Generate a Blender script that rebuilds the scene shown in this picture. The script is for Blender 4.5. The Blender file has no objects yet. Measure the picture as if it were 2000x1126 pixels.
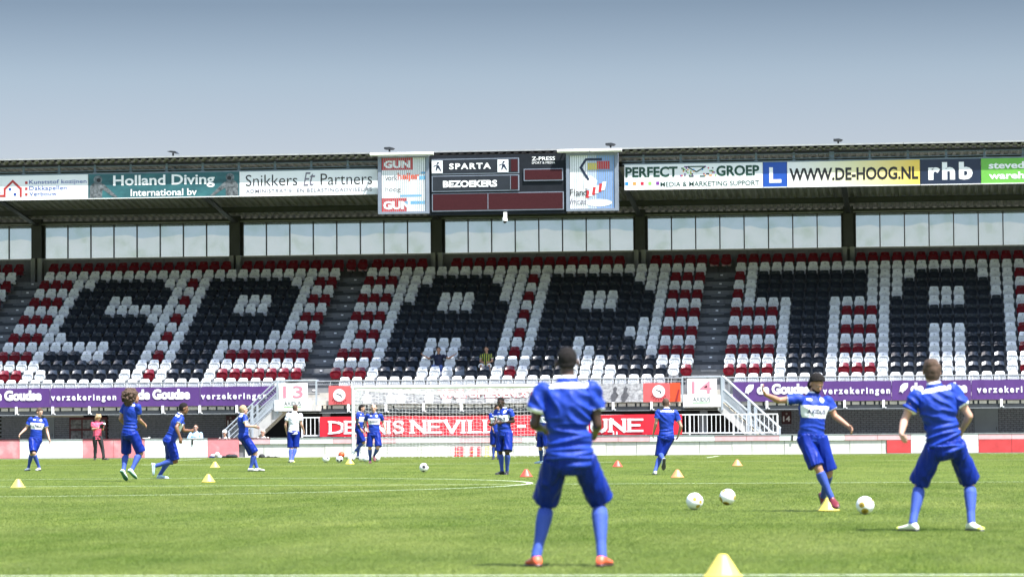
# Football players warming up in front of a grandstand on a sunny day.
import bpy, bmesh, math, random
from mathutils import Vector, Matrix, noise
from mathutils.bvhtree import BVHTree
random.seed(7)
R = math.radians
sc = bpy.context.scene
col = sc.collection

# ------------------------------------------------------------------ camera
cam_d = bpy.data.cameras.new('camera'); cam = bpy.data.objects.new('camera', cam_d); col.objects.link(cam)
YAW, PITCH, ROLL = 0.13123, 0.04222, 0.00723
fwd = Vector((-math.sin(YAW)*math.cos(PITCH), math.cos(YAW)*math.cos(PITCH), math.sin(PITCH)))
rgt = Vector((math.cos(YAW), math.sin(YAW), 0)); upv = rgt.cross(fwd)
r2 = rgt*math.cos(ROLL) - upv*math.sin(ROLL); u2 = upv*math.cos(ROLL) + rgt*math.sin(ROLL)
M = Matrix((r2, u2, -fwd)).transposed().to_4x4(); M.translation = Vector((16.908, -60.662, 1.1007))
cam.matrix_world = M
cam_d.sensor_width = 36; cam_d.lens = 36*6351.5/2000
cam_d.clip_start = 0.5; cam_d.clip_end = 3000
cam_d.dof.use_dof = True; cam_d.dof.focus_distance = 92; cam_d.dof.aperture_fstop = 3.6
sc.camera = cam

# ------------------------------------------------------------------ light
SUN_DIR = Vector((-0.42, 0.31, -1.0)).normalized()          # the way the light travels
elev = math.asin(-SUN_DIR.z); azim = math.atan2(-SUN_DIR.x, -SUN_DIR.y)
w = bpy.data.worlds.new('World'); sc.world = w; w.use_nodes = True
nt = w.node_tree; nt.nodes.clear()
sky = nt.nodes.new('ShaderNodeTexSky'); sky.sky_type = 'NISHITA'; sky.sun_disc = False
sky.sun_elevation = elev; sky.sun_rotation = azim; sky.dust_density = 1.6; sky.air_density = 1.0; sky.ozone_density = 1.5
tcw = nt.nodes.new('ShaderNodeTexCoord'); sepw = nt.nodes.new('ShaderNodeSeparateXYZ')
nt.links.new(tcw.outputs['Generated'], sepw.inputs[0])
rw = nt.nodes.new('ShaderNodeValToRGB'); nt.links.new(sepw.outputs['Z'], rw.inputs[0])
e = rw.color_ramp.elements
e[0].position = 0.0; e[0].color = (1.0, .98, .96, 1)
e[1].position = 1.0; e[1].color = (1, 1, 1, 1)
for p_, c_ in ((.055, (.46, .42, .45, 1)), (.085, (.38, .34, .36, 1)), (.107, (.325, .305, .315, 1)), (.130, (.205, .202, .216, 1)), (.20, (.45, .45, .46, 1)), (.34, (.9, .9, .9, 1))):
    q_ = e.new(p_); q_.color = c_
mw = nt.nodes.new('ShaderNodeMix'); mw.data_type = 'RGBA'; mw.blend_type = 'MULTIPLY'; mw.inputs[0].default_value = 1
nt.links.new(sky.outputs[0], mw.inputs[6]); nt.links.new(rw.outputs[0], mw.inputs[7])
bg = nt.nodes.new('ShaderNodeBackground'); bg.inputs[1].default_value = 0.15
wo = nt.nodes.new('ShaderNodeOutputWorld')
nt.links.new(mw.outputs[2], bg.inputs[0]); nt.links.new(bg.outputs[0], wo.inputs[0])
sd = bpy.data.lights.new('sun', 'SUN'); sd.energy = 4.6; sd.angle = R(0.55); sd.color = (1, .98, .965)
sun = bpy.data.objects.new('sun', sd); col.objects.link(sun)
sun.rotation_euler = SUN_DIR.to_track_quat('-Z', 'Y').to_euler(); sun.location = (0, 0, 60)
sc.view_settings.view_transform = 'Standard'; sc.view_settings.look = 'None'
sc.view_settings.exposure = 1.45; sc.view_settings.gamma = 1.0; sc.view_settings.use_curve_mapping = False
try:
    sc.cycles.max_bounces = 6; sc.cycles.transparent_max_bounces = 24
except Exception: pass

# ------------------------------------------------------------------ materials
MATS = {}
def mat(name, c, rough=.6, var=.12, scale=3.0, bump=0.0, bscale=40.0, metal=0.0, spec=.5, stretch=(1,1,1), c2=None, sheen=0.0, coat=0.0):
    if name in MATS: return MATS[name]
    m = bpy.data.materials.new(name); m.use_nodes = True; t = m.node_tree; n = t.nodes
    b = n['Principled BSDF']; b.inputs['Roughness'].default_value = rough; b.inputs['Metallic'].default_value = metal
    b.inputs['Specular IOR Level'].default_value = spec; b.inputs['Sheen Weight'].default_value = sheen; b.inputs['Coat Weight'].default_value = coat
    tc = n.new('ShaderNodeTexCoord'); mp = n.new('ShaderNodeMapping'); mp.inputs['Scale'].default_value = stretch
    t.links.new(tc.outputs['Object'], mp.inputs[0])
    nz = n.new('ShaderNodeTexNoise'); nz.inputs['Scale'].default_value = scale; nz.inputs['Detail'].default_value = 6; nz.inputs['Roughness'].default_value = .65
    t.links.new(mp.outputs[0], nz.inputs['Vector'])
    rp = n.new('ShaderNodeValToRGB'); rp.color_ramp.elements[0].position = .32; rp.color_ramp.elements[1].position = .68
    lo = c2 if c2 else tuple(v*(1-var) for v in c); hi = c if c2 else tuple(min(1, v*(1+var*.6)) for v in c)
    rp.color_ramp.elements[0].color = (*lo, 1); rp.color_ramp.elements[1].color = (*hi, 1)
    t.links.new(nz.outputs['Fac'], rp.inputs[0]); t.links.new(rp.outputs[0], b.inputs['Base Color'])
    if bump:
        nb = n.new('ShaderNodeTexNoise'); nb.inputs['Scale'].default_value = bscale; nb.inputs['Detail'].default_value = 4
        t.links.new(mp.outputs[0], nb.inputs['Vector'])
        bp = n.new('ShaderNodeBump'); bp.inputs['Strength'].default_value = bump; bp.inputs['Distance'].default_value = .02
        t.links.new(nb.outputs['Fac'], bp.inputs['Height']); t.links.new(bp.outputs[0], b.inputs['Normal'])
    MATS[name] = m; return m
def stained(name, c, stain, amount=.5, rough=.8, sx=6.0, sz=.7):
    # vertical run-off stains with their own shape
    if name in MATS: return MATS[name]
    m = mat(name, c, rough, .1, 4.0, .25, 60); t = m.node_tree; n = t.nodes; b = n['Principled BSDF']
    src = b.inputs['Base Color'].links[0].from_socket
    tc = n.new('ShaderNodeTexCoord'); mp = n.new('ShaderNodeMapping'); mp.inputs['Scale'].default_value = (sx, sx, sz)
    t.links.new(tc.outputs['Object'], mp.inputs[0]); nz = n.new('ShaderNodeTexNoise'); nz.inputs['Scale'].default_value = 1; nz.inputs['Detail'].default_value = 8
    t.links.new(mp.outputs[0], nz.inputs['Vector'])
    mr = n.new('ShaderNodeMapRange'); mr.inputs[1].default_value = .54; mr.inputs[2].default_value = .74; mr.inputs[4].default_value = amount
    t.links.new(nz.outputs['Fac'], mr.inputs[0])
    mx = n.new('ShaderNodeMix'); mx.data_type = 'RGBA'; mx.inputs[7].default_value = (*stain, 1)
    t.links.new(mr.outputs[0], mx.inputs[0]); t.links.new(src, mx.inputs[6]); t.links.new(mx.outputs[2], b.inputs['Base Color'])
    return m

WHITE = mat('white_paint', (.80, .80, .78), .45, .05)
OFFW = mat('white_print', (.80, .81, .82), .5, .05, 1.2)
LETTER = mat('white_lettering', (.84, .84, .84), .5, .03)
DARK = mat('dark_steel', (.028, .032, .036), .5, .3, 2, .1)
GREYST = mat('galvanised_steel', (.34, .36, .37), .4, .2, 5, 0, metal=.35)
BLUEST = mat('blue_grey_steel', (.13, .17, .20), .5, .2, 3)
NAVY = mat('navy_print', (.012, .022, .05), .4, .15)
BLACK = mat('black_print', (.012, .012, .014), .45, .2)
CONC = stained('pale_concrete', (.46, .45, .42), (.16, .15, .13), .6)
CONCD = stained('grey_concrete', (.17, .175, .18), (.07, .07, .07), .6)
TAN = mat('cream_concrete', (.50, .46, .36), .8, .2, 5, .1)
RED = mat('red_print', (.62, .02, .035), .5, .12, 3)
PINK = mat('faded_red_board', (.62, .16, .17), .5, .2, 2.0, c2=(.55, .22, .22))
PALEPINK = mat('pale_pink_board', (.72, .42, .44), .5, .15, 3)
PURPLE = mat('purple_print', (.085, .030, .165), .5, .12, 2.0)

# ------------------------------------------------------------------ geometry helpers
class MB:
    def __init__(s): s.v = []; s.f = []; s.m = []; s.sm = False
    def add(s, vs, fs, mi=0):
        b = len(s.v); s.v += [tuple(v) for v in vs]; s.f += [tuple(i+b for i in f) for f in fs]; s.m += [mi]*len(fs); return s
    def box(s, x0, x1, y0, y1, z0, z1, mi=0):
        return s.add([(x0,y0,z0),(x1,y0,z0),(x1,y1,z0),(x0,y1,z0),(x0,y0,z1),(x1,y0,z1),(x1,y1,z1),(x0,y1,z1)],
                     [(0,3,2,1),(4,5,6,7),(0,1,5,4),(1,2,6,5),(2,3,7,6),(3,0,4,7)], mi)
    def tube(s, a, b, r, n=6, mi=0, r1=None):
        a = Vector(a); b = Vector(b); d = b-a
        if d.length < 1e-6: return s
        d.normalize(); q = Vector((0,0,1)) if abs(d.z) < .9 else Vector((1,0,0)); u = d.cross(q).normalized(); v = d.cross(u); r1 = r if r1 is None else r1
        vs = [a+(u*math.cos(i*2*math.pi/n)+v*math.sin(i*2*math.pi/n))*r for i in range(n)] + [b+(u*math.cos(i*2*math.pi/n)+v*math.sin(i*2*math.pi/n))*r1 for i in range(n)]
        return s.add(vs, [(i, (i+1)%n, n+(i+1)%n, n+i) for i in range(n)] + [tuple(range(n-1,-1,-1)), tuple(range(n,2*n))], mi)
    def prism(s, pts, y0, y1, mi=0):   # outline in XZ (counter-clockwise seen from -Y), thickness along Y
        n = len(pts)
        return s.add([(x,y0,z) for x,z in pts]+[(x,y1,z) for x,z in pts], [tuple(range(n)), tuple(range(2*n-1,n-1,-1))]+[(i,n+i,n+(i+1)%n,(i+1)%n) for i in range(n)], mi)
    def prismx(s, pts, x0, x1, mi=0):  # outline in YZ, thickness along X
        n = len(pts)
        return s.add([(x0,y,z) for y,z in pts]+[(x1,y,z) for y,z in pts], [tuple(range(n-1,-1,-1)), tuple(range(n,2*n))]+[(i,(i+1)%n,n+(i+1)%n,n+i) for i in range(n)], mi)
    def mesh(s, name, mats, off=(0,0,0)):
        me = bpy.data.meshes.new(name); me.from_pydata([(v[0]-off[0], v[1]-off[1], v[2]-off[2]) for v in s.v], [], s.f)
        for m in (mats if isinstance(mats, (list, tuple)) else [mats]): me.materials.append(m)
        if any(s.m): me.polygons.foreach_set('material_index', s.m)
        if s.sm: me.polygons.foreach_set('use_smooth', [True]*len(s.f))
        me.update(); return me
    def build(s, name, mats, parent=None, off=None):
        off = off if off is not None else (tuple(parent['_w']) if parent is not None and '_w' in parent else (0,0,0))
        return link(name, s.mesh(name, mats, off), parent, loc=None if parent is not None else off)
def link(name, me, parent=None, loc=None):
    o = bpy.data.objects.new(name, me); col.objects.link(o)
    if parent is not None: o.parent = parent
    if loc is not None: o.location = loc
    return o
def tag(o, label=None, cat=None, group=None, kind=None):
    if label: o['label'] = label
    if cat: o['category'] = cat
    if group: o['group'] = group
    if kind: o['kind'] = kind
    return o
ROOTS = []
def thing(name, label, cat, loc=(0,0,0), group=None):
    o = bpy.data.objects.new(name, None); col.objects.link(o); o.location = loc; o['_w'] = tuple(loc); o.empty_display_size = .2
    ROOTS.append(o); return tag(o, label, cat, group)
def sub(parent, o):   # child keeps the coordinates of the root thing
    o.parent = parent; return o
def bx(name, m, parent, *a):
    return MB().box(*a).build(name, m, parent)

def glyph_mesh(s, bold=0.0, shear=0.0, space=1.0, ext=.006, res=3):
    cu = bpy.data.curves.new('glyphs', 'FONT'); cu.body = s; cu.size = 1; cu.offset = bold; cu.shear = shear; cu.space_character = space
    cu.extrude = 0; cu.resolution_u = res
    o = bpy.data.objects.new('glyphs', cu); me = bpy.data.meshes.new_from_object(o)
    vs = [v.co.copy() for v in me.vertices]; fs = [tuple(p.vertices) for p in me.polygons]
    bpy.data.objects.remove(o); bpy.data.meshes.remove(me); bpy.data.curves.remove(cu)
    return vs, fs
def text(s, x0, x1, z0, z1, y, m, parent, name='lettering', bold=0.0, shear=0.0, space=1.0):
    vs, fs = glyph_mesh(s, bold, shear, space)
    ax = min(v.x for v in vs); bx_ = max(v.x for v in vs); ay = min(v.y for v in vs); by = max(v.y for v in vs)
    mb = MB(); mb.add([(x0+(v.x-ax)/(bx_-ax)*(x1-x0), y, z0+(v.y-ay)/(by-ay)*(z1-z0)) for v in vs], fs)
    return mb.build(name, m, parent)
def stroke_text(word, x0, x1, z0, z1, y, m, parent, name='lettering', wt=.21, serif=True):
    # heavy slab letters built from bars; each glyph lives in a unit box
    S = {'D': [(0,0,0,1),('arc',0,.5,.78,.5)], 'E': [(0,0,0,1),(0,0,.8,0),(0,.5,.62,.5),(0,1,.8,1)], 'N': [(0,0,0,1),(0,1,.85,0),(.85,0,.85,1)],
         'I': [(0,0,0,1)], 'V': [(0,1,.44,0),(.44,0,.88,1)], 'L': [(0,0,0,1),(0,0,.74,0)], 'T': [(.42,0,.42,1),(0,1,.84,1)],
         'R': [(0,0,0,1),('arc',0,.74,.55,.26),(.3,.48,.75,0)], 'B': [(0,0,0,1),('arc',0,.75,.52,.25),('arc',0,.26,.6,.26)],
         'U': [('u',)], 'S': [('s',)]}
    W = {'I': .16, 'E': .8, 'L': .74, 'T': .84, 'R': .75, 'B': .62, 'D': .78, 'N': .85, 'V': .88, 'U': .8, 'S': .66}
    W2 = {'I': .16, 'E': .92, 'L': .84, 'T': .98, 'R': .98, 'B': .86, 'D': 1.12, 'N': 1.0, 'V': 1.08, 'U': .98, 'S': .80}
    adv = []; xx = 0
    for c in word: adv.append(xx); xx += W2[c]+.37
    tot = xx-.37+wt; kx = [1.0]; sx = (x1-x0)/tot; sz = (z1-z0)
    mb = MB()
    def bar(ax, az, bx_, bz, ox):
        a = Vector((x0+(ax*kx[0]+ox+wt/2)*sx, z0+(wt*.42+az*(1-wt*.84))*sz)); b = Vector((x0+(bx_*kx[0]+ox+wt/2)*sx, z0+(wt*.42+bz*(1-wt*.84))*sz))
        d = (b-a); L = d.length; d.normalize(); n = Vector((-d.y, d.x)); horiz = abs(d.x) > .95
        h = (wt*.36*sz if horiz else wt*.62*sx); e_ = (wt*.5*sx if horiz else wt*.42*sz)
        a2 = a-d*e_*.98; b2 = b+d*e_*.98
        yy = y - .0004*len(mb.f)/1.0*.02
        mb.add([(p.x, yy, p.y) for p in (a2-n*h, b2-n*h, b2+n*h, a2+n*h)], [(0,1,2,3)])
    def ser(ax, az, ox):
        if serif:
            zc = z0+(wt*.42+az*(1-wt*.84))*sz; xc = x0+(ax*kx[0]+ox+wt/2)*sx; h = .05*sz; ww = wt*1.05*sx
            zc += (-.03 if az == 0 else .03)*sz
            mb.add([(xc-ww,y-.002,zc-h),(xc+ww,y-.002,zc-h),(xc+ww,y-.002,zc+h),(xc-ww,y-.002,zc+h)], [(0,1,2,3)])
    def arcs(pts, ox):
        for (a, b) in zip(pts, pts[1:]): bar(a[0], a[1], b[0], b[1], ox)
    for c, ox in zip(word, adv):
        kx[0] = W2[c]/W[c]
        for st in S[c]:
            if st[0] == 'arc':
                _, cx, cz, rx, rz = st
                arcs([(cx+rx*min(1, 1.25*math.sin(t*math.pi/10))*1.0, cz+rz*math.cos(t*math.pi/10)) for t in range(11)], ox)
            elif st[0] == 'u': arcs([(0,1),(0,.3),(.07,.12),(.24,0),(.4,-.0),(.56,0),(.73,.12),(.8,.3),(.8,1)], ox); ser(0,1,ox); ser(.8,1,ox)
            elif st[0] == 's': arcs([(.62,.82),(.5,.97),(.3,1),(.1,.95),(0,.78),(.06,.62),(.3,.53),(.56,.43),(.64,.24),(.54,.06),(.32,0),(.12,.03),(0,.17)], ox)
            else:
                bar(*st, ox)
                if abs(st[0]-st[2]) < .01 or c in 'V':
                    for q in ((st[0],st[1]),(st[2],st[3])):
                        if not (c == 'V' and q[1] == 0) and not (c == 'N' and q == (.85, 0)): ser(q[0], q[1], ox)
    return mb.build(name, m, parent)
def disc(name, m, parent, cx, cz, r, y, n=20, ry=None):
    ry = ry or r
    return MB().prism([(cx+r*math.cos(i*2*math.pi/n), cz+ry*math.sin(i*2*math.pi/n)) for i in range(n)], y, y+.003).build(name, m, parent)
def poly(name, m, parent, pts, y):
    return MB().prism(pts, y, y+.003).build(name, m, parent)
ORD = ['','first','second','third','fourth','fifth','sixth','seventh','eighth','ninth','tenth','eleventh','twelfth','thirteenth','fourteenth','fifteenth','sixteenth','seventeenth','eighteenth','nineteenth','twentieth']
def ordn(n): return ORD[n] if n <= 20 else 'twenty-'+ORD[n-20] if n < 30 else 'thirtieth'

# ------------------------------------------------------------------ ground and pitch markings
def grass_material():
    m = bpy.data.materials.new('mown_grass'); m.use_nodes = True; t = m.node_tree; n = t.nodes; b = n['Principled BSDF']
    b.inputs['Roughness'].default_value = .75; b.inputs['Specular IOR Level'].default_value = .12
    tc = n.new('ShaderNodeTexCoord')
    def nz(scale, det, st=(1,1,1), rough=.6):
        mp = n.new('ShaderNodeMapping'); mp.inputs['Scale'].default_value = st; t.links.new(tc.outputs['Object'], mp.inputs[0])
        q = n.new('ShaderNodeTexNoise'); q.inputs['Scale'].default_value = scale; q.inputs['Detail'].default_value = det; q.inputs['Roughness'].default_value = rough
        t.links.new(mp.outputs[0], q.inputs['Vector']); return q.outputs['Fac']
    def ramp(src, stops):
        r = n.new('ShaderNodeValToRGB'); e = r.color_ramp.elements
        e[0].position = stops[0][0]; e[0].color = (*stops[0][1], 1); e[1].position = stops[-1][0]; e[1].color = (*stops[-1][1], 1)
        for p, c in stops[1:-1]: k = e.new(p); k.color = (*c, 1)
        t.links.new(src, r.inputs[0]); return r.outputs[0]
    def mix(f, a, b_, mode='MIX', v=None):
        x = n.new('ShaderNodeMix'); x.data_type = 'RGBA'; x.blend_type = mode
        if v is not None: x.inputs[0].default_value = v
        else: t.links.new(f, x.inputs[0])
        t.links.new(a, x.inputs[6]); t.links.new(b_, x.inputs[7]); return x.outputs[2]
    big = ramp(nz(.22, 5, (1,1.0,1)), [(.30, (.062,.094,.010)), (.5, (.080,.114,.014)), (.70, (.112,.140,.024))])
    mid = ramp(nz(1.3, 8, (1,.22,1), .78), [(.3, (.66,.70,.60)), (.5, (1,1,1)), (.7, (1.28,1.22,1.25))])
    fine2 = ramp(nz(36, 4, (1,.035,1), .8), [(.28, (.50,.55,.45)), (.5, (1,1,1)), (.72, (1.7,1.55,1.7))])
    fine = ramp(nz(11, 5, (1,.06,1), .8), [(.28, (.50,.55,.42)), (.5, (1,1,1)), (.72, (1.6,1.48,1.6))])
    c = mix(None, big, mid, 'MULTIPLY', 1.0); c = mix(None, c, fine, 'MULTIPLY', .85); c = mix(None, c, fine2, 'MULTIPLY', .8)
    worn = ramp(nz(.55, 7, (1,.7,1), .7), [(.60, (0,0,0)), (.76, (.55,.55,.55))])
    wc = n.new('ShaderNodeRGB'); wc.outputs[0].default_value = (.165, .185, .058, 1)
    c = mix(worn, c, wc.outputs[0])
    vor = n.new('ShaderNodeTexVoronoi'); vor.inputs['Scale'].default_value = 3.2; t.links.new(tc.outputs['Object'], vor.inputs['Vector'])
    spk = ramp(vor.outputs['Distance'], [(.0, (1,1,1)), (.045, (1,1,1)), (.06, (0,0,0))])
    gate = ramp(nz(.9, 2), [(.56, (0,0,0)), (.62, (.8,.8,.8))])
    sp = mix(None, spk, gate, 'MULTIPLY', 1.0)
    wl = n.new('ShaderNodeRGB'); wl.outputs[0].default_value = (.50, .52, .34, 1)
    c = mix(sp, c, wl.outputs[0])
    t.links.new(c, b.inputs['Base Color'])
    bp = n.new('ShaderNodeBump'); bp.inputs['Strength'].default_value = .55; bp.inputs['Distance'].default_value = .03
    t.links.new(nz(30, 5, (1,.5,1), .7), bp.inputs['Height']); t.links.new(bp.outputs[0], b.inputs['Normal'])
    return m
GRASS = grass_material()
g = MB(); g.add([(-900,-400,0),(900,-400,0),(900,1400,0),(-900,1400,0)], [(0,1,2,3)])
tag(g.build('ground', mat('earth', (.12,.12,.08), .9, .2, .5)), kind='structure')
g = MB(); nx, ny = 40, 60
for j in range(ny+1):
    for i in range(nx+1): g.v.append((-45+90*i/nx, -66+123.66*j/ny, .006))
for j in range(ny):
    for i in range(nx): a = j*(nx+1)+i; g.f.append((a,a+1,a+nx+2,a+nx+1)); g.m.append(0)
tag(g.build('pitch_grass', GRASS), kind='structure')
LINE = mat('line_paint', (.60, .66, .50), .8, .3, 9, .3, 60, c2=(.30, .38, .20))
ln = MB(); Z = .011
def hl(x0, x1, y, w_=.11): ln.add([(x0,y-w_/2,Z),(x1,y-w_/2,Z),(x1,y+w_/2,Z),(x0,y+w_/2,Z)], [(0,1,2,3)])
NEAR = -37.0
def vl(x, y0, y1, w_=.11): ln.add([(x-w_/2,y0,Z),(x+w_/2,y0,Z),(x+w_/2,y1,Z),(x-w_/2,y1,Z)], [(0,1,2,3)])
def ring(cx, cy, r, a0, a1, n=96, w_=.11):
    for i in range(n):
        a = a0+(a1-a0)*i/n; b_ = a0+(a1-a0)*(i+1)/n
        ln.add([(cx+q*math.cos(t), cy+q*math.sin(t), Z) for q, t in ((r-w_/2,a),(r+w_/2,a),(r+w_/2,b_),(r-w_/2,b_))], [(0,1,2,3)])
for s_ in (1, -1):
    hl(-34.055, 34.055, 52.5*s_); hl(-20.215, 20.215, 36 if s_ > 0 else NEAR, .10); hl(-9.215, 9.215, 47*s_)
    for q in (-1, 1):
        vl(20.16*q, min(36.06*s_, 52.44*s_), max(36.06*s_, 52.44*s_)); vl(9.16*q, min(47.06*s_, 52.44*s_), max(47.06*s_, 52.44*s_))
    a_ = math.acos(5.5/9.15)
    ring(0, 41.5*s_, 9.15, (-math.pi/2-a_ if s_ > 0 else math.pi/2-a_), (-math.pi/2+a_ if s_ > 0 else math.pi/2+a_), 40)
hl(-33.94, 33.94, 0); ring(0, 0, 9.15, 0, 2*math.pi)
vl(-34, -52.44, -.06); vl(-34, .06, 52.44); vl(34, -52.44, -.06); vl(34, .06, 52.44)
tag(ln.build('pitch_markings', LINE), kind='structure')
ap = MB(); ap.box(-40, 40, 57.66, 60.2, -.05, .02); tag(ap.build('walkway', CONC), kind='structure')
tag(MB().box(-40, 40, 60.2, 63.0, -.05, .015).build('undercroft_floor', mat('dark_paving', (.05,.05,.05), .8)), kind='structure')

# short grass blades standing on the pitch, thinning out with distance into the material
import numpy as np
rng = np.random.default_rng(3)
def blades(n, d0, d1, w_, h0, h1):
    d = np.sqrt(rng.uniform(d0*d0, d1*d1, n)); lat = rng.uniform(-1, 1, n)*(d*.162+1.6)
    cy_, sy_ = math.cos(YAW), math.sin(YAW)
    X = 16.908+lat*cy_-d*sy_; Y = -60.662+lat*sy_+d*cy_
    a = rng.uniform(0, 2*np.pi, n); h = rng.uniform(h0, h1, n); ln_ = rng.uniform(0, .8, n)*h; la = rng.uniform(0, 2*np.pi, n)
    v = np.empty((n, 3, 3)); z0 = .004
    v[:,0,0] = X-np.cos(a)*w_; v[:,0,1] = Y-np.sin(a)*w_; v[:,0,2] = z0
    v[:,1,0] = X+np.cos(a)*w_; v[:,1,1] = Y+np.sin(a)*w_; v[:,1,2] = z0
    v[:,2,0] = X+np.cos(la)*ln_; v[:,2,1] = Y+np.sin(la)*ln_; v[:,2,2] = z0+h
    return v.reshape(-1, 3)
def keep_lines(v):    # no blades on the painted lines
    c = v.reshape(-1, 3, 3)[:, 0]; r = np.hypot(c[:,0], c[:,1])
    on = (np.abs(c[:,1]-NEAR) < .05)&(np.abs(c[:,0]) < 20.2) | (np.abs(c[:,1]) < .055) | (np.abs(r-9.15) < .055)
    return v.reshape(-1, 3, 3)[~on].reshape(-1, 3)
V_ = np.concatenate([keep_lines(blades(330000, 23.5, 36, .0042, .008, .017)), keep_lines(blades(300000, 36, 60, .0065, .008, .017)), keep_lines(blades(260000, 60, 119, .010, .006, .014))])
me = bpy.data.meshes.new('grass'); nb = len(V_)//3
me.vertices.add(len(V_)); me.vertices.foreach_set('co', V_.ravel()); me.loops.add(len(V_)); me.loops.foreach_set('vertex_index', np.arange(len(V_), dtype=np.int32))
me.polygons.add(nb); me.polygons.foreach_set('loop_start', np.arange(0, 3*nb, 3, dtype=np.int32)); me.polygons.foreach_set('loop_total', np.full(nb, 3, dtype=np.int32)); me.update(calc_edges=True)
BL = mat('grass_blade', (.290,.335,.100), .6, .3, .7, c2=(.110,.180,.028), spec=.2, stretch=(.8,.30,1)); tt = BL.node_tree; bb = tt.nodes['Principled BSDF']
tb_ = tt.nodes.new('ShaderNodeBsdfTranslucent'); mxs = tt.nodes.new('ShaderNodeMixShader'); mxs.inputs[0].default_value = .42
tt.links.new(bb.inputs['Base Color'].links[0].from_socket, tb_.inputs[0]); tt.links.new(bb.outputs[0], mxs.inputs[1]); tt.links.new(tb_.outputs[0], mxs.inputs[2]); tt.links.new(mxs.outputs[0], tt.nodes['Material Output'].inputs[0])
me.materials.append(BL); tag(link('grass', me), 'short mown grass blades covering the near half of the pitch', 'grass', None, 'stuff')

# ------------------------------------------------------------------ grandstand
gs = thing('grandstand', 'long covered grandstand with black corrugated roof, windows and concrete steps behind the goal', 'grandstand', (0, 62, 0))
ROW0, RUN, RISE, ZT = 61.3, .75, .3835, 2.22
X0, X1 = -30.0, 31.0
AIS = [(-20.98, -20.0), (-7.32, -6.44), (7.66, 8.62)]        # aisles between the seat blocks
tr = MB()
for r in range(14):
    y0 = ROW0+RUN*r-.52; z = ZT+RISE*r
    tr.box(X0, X1, y0, y0+RUN+.02 if r < 13 else 71.86, z-.46, z)
tr.build('terrace_steps', CONCD, gs)
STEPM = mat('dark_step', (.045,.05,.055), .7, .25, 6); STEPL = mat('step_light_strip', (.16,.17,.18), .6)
GANG = stained('pale_landing', (.48,.45,.38), (.25,.22,.17), .5)  # pale warm concrete with darker run-off stains
for (a, b_) in AIS:
    for r in range(0, 13):
        y0 = ROW0+RUN*r-.52; z = ZT+RISE*r
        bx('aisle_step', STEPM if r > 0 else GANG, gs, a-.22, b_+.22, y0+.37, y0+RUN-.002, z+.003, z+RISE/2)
        o = bx('step_number', STEPL, gs, (a+b_)/2-.30, (a+b_)/2+.30, y0+.365, y0+.369, z+RISE/2-.055, z+RISE/2-.02)
        bx('number_plate', LETTER, gs, (a+b_)/2-.05, (a+b_)/2+.05, y0+RUN+.01-.022, y0+RUN+.0-.016, z+RISE*.72, z+RISE*.72+.05)
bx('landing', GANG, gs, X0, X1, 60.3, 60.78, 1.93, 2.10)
bx('landing_kerb', CONC, gs, X0, X1, 60.70, 60.79, 2.10, 2.24)
# slotted edge under the banners and the dark beam below it
sl = MB(); x = X0
while x < X1:
    L = random.choice([.18,.34,.5,.34]); sl.box(x, x+L-.07, 60.285, 60.32, 1.80, 1.92); x += L
tag(sl.build('edge_block', TAN, gs), kind='stuff')
bx('edge_backing', DARK, gs, X0, X1, 60.33, 60.40, 1.78, 1.94)
bx('edge_beam', DARK, gs, X0, X1, 60.27, 60.45, 1.66, 1.78)
bx('beam_flange', GREYST, gs, X0, X1, 60.22, 60.30, 1.635, 1.658)
x = -18.20
while x < 30:
    if not (-8.6 < x < -6.4 or 7.3 < x < 9.2):
        b = MB(); b.box(x-.045, x+.045, 60.2, 60.26, 1.665, 1.97); b.box(x-.02, x+.10, 60.2, 60.25, 1.665, 1.70); b.build('bracket', WHITE, gs)
    x += 1.433
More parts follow.
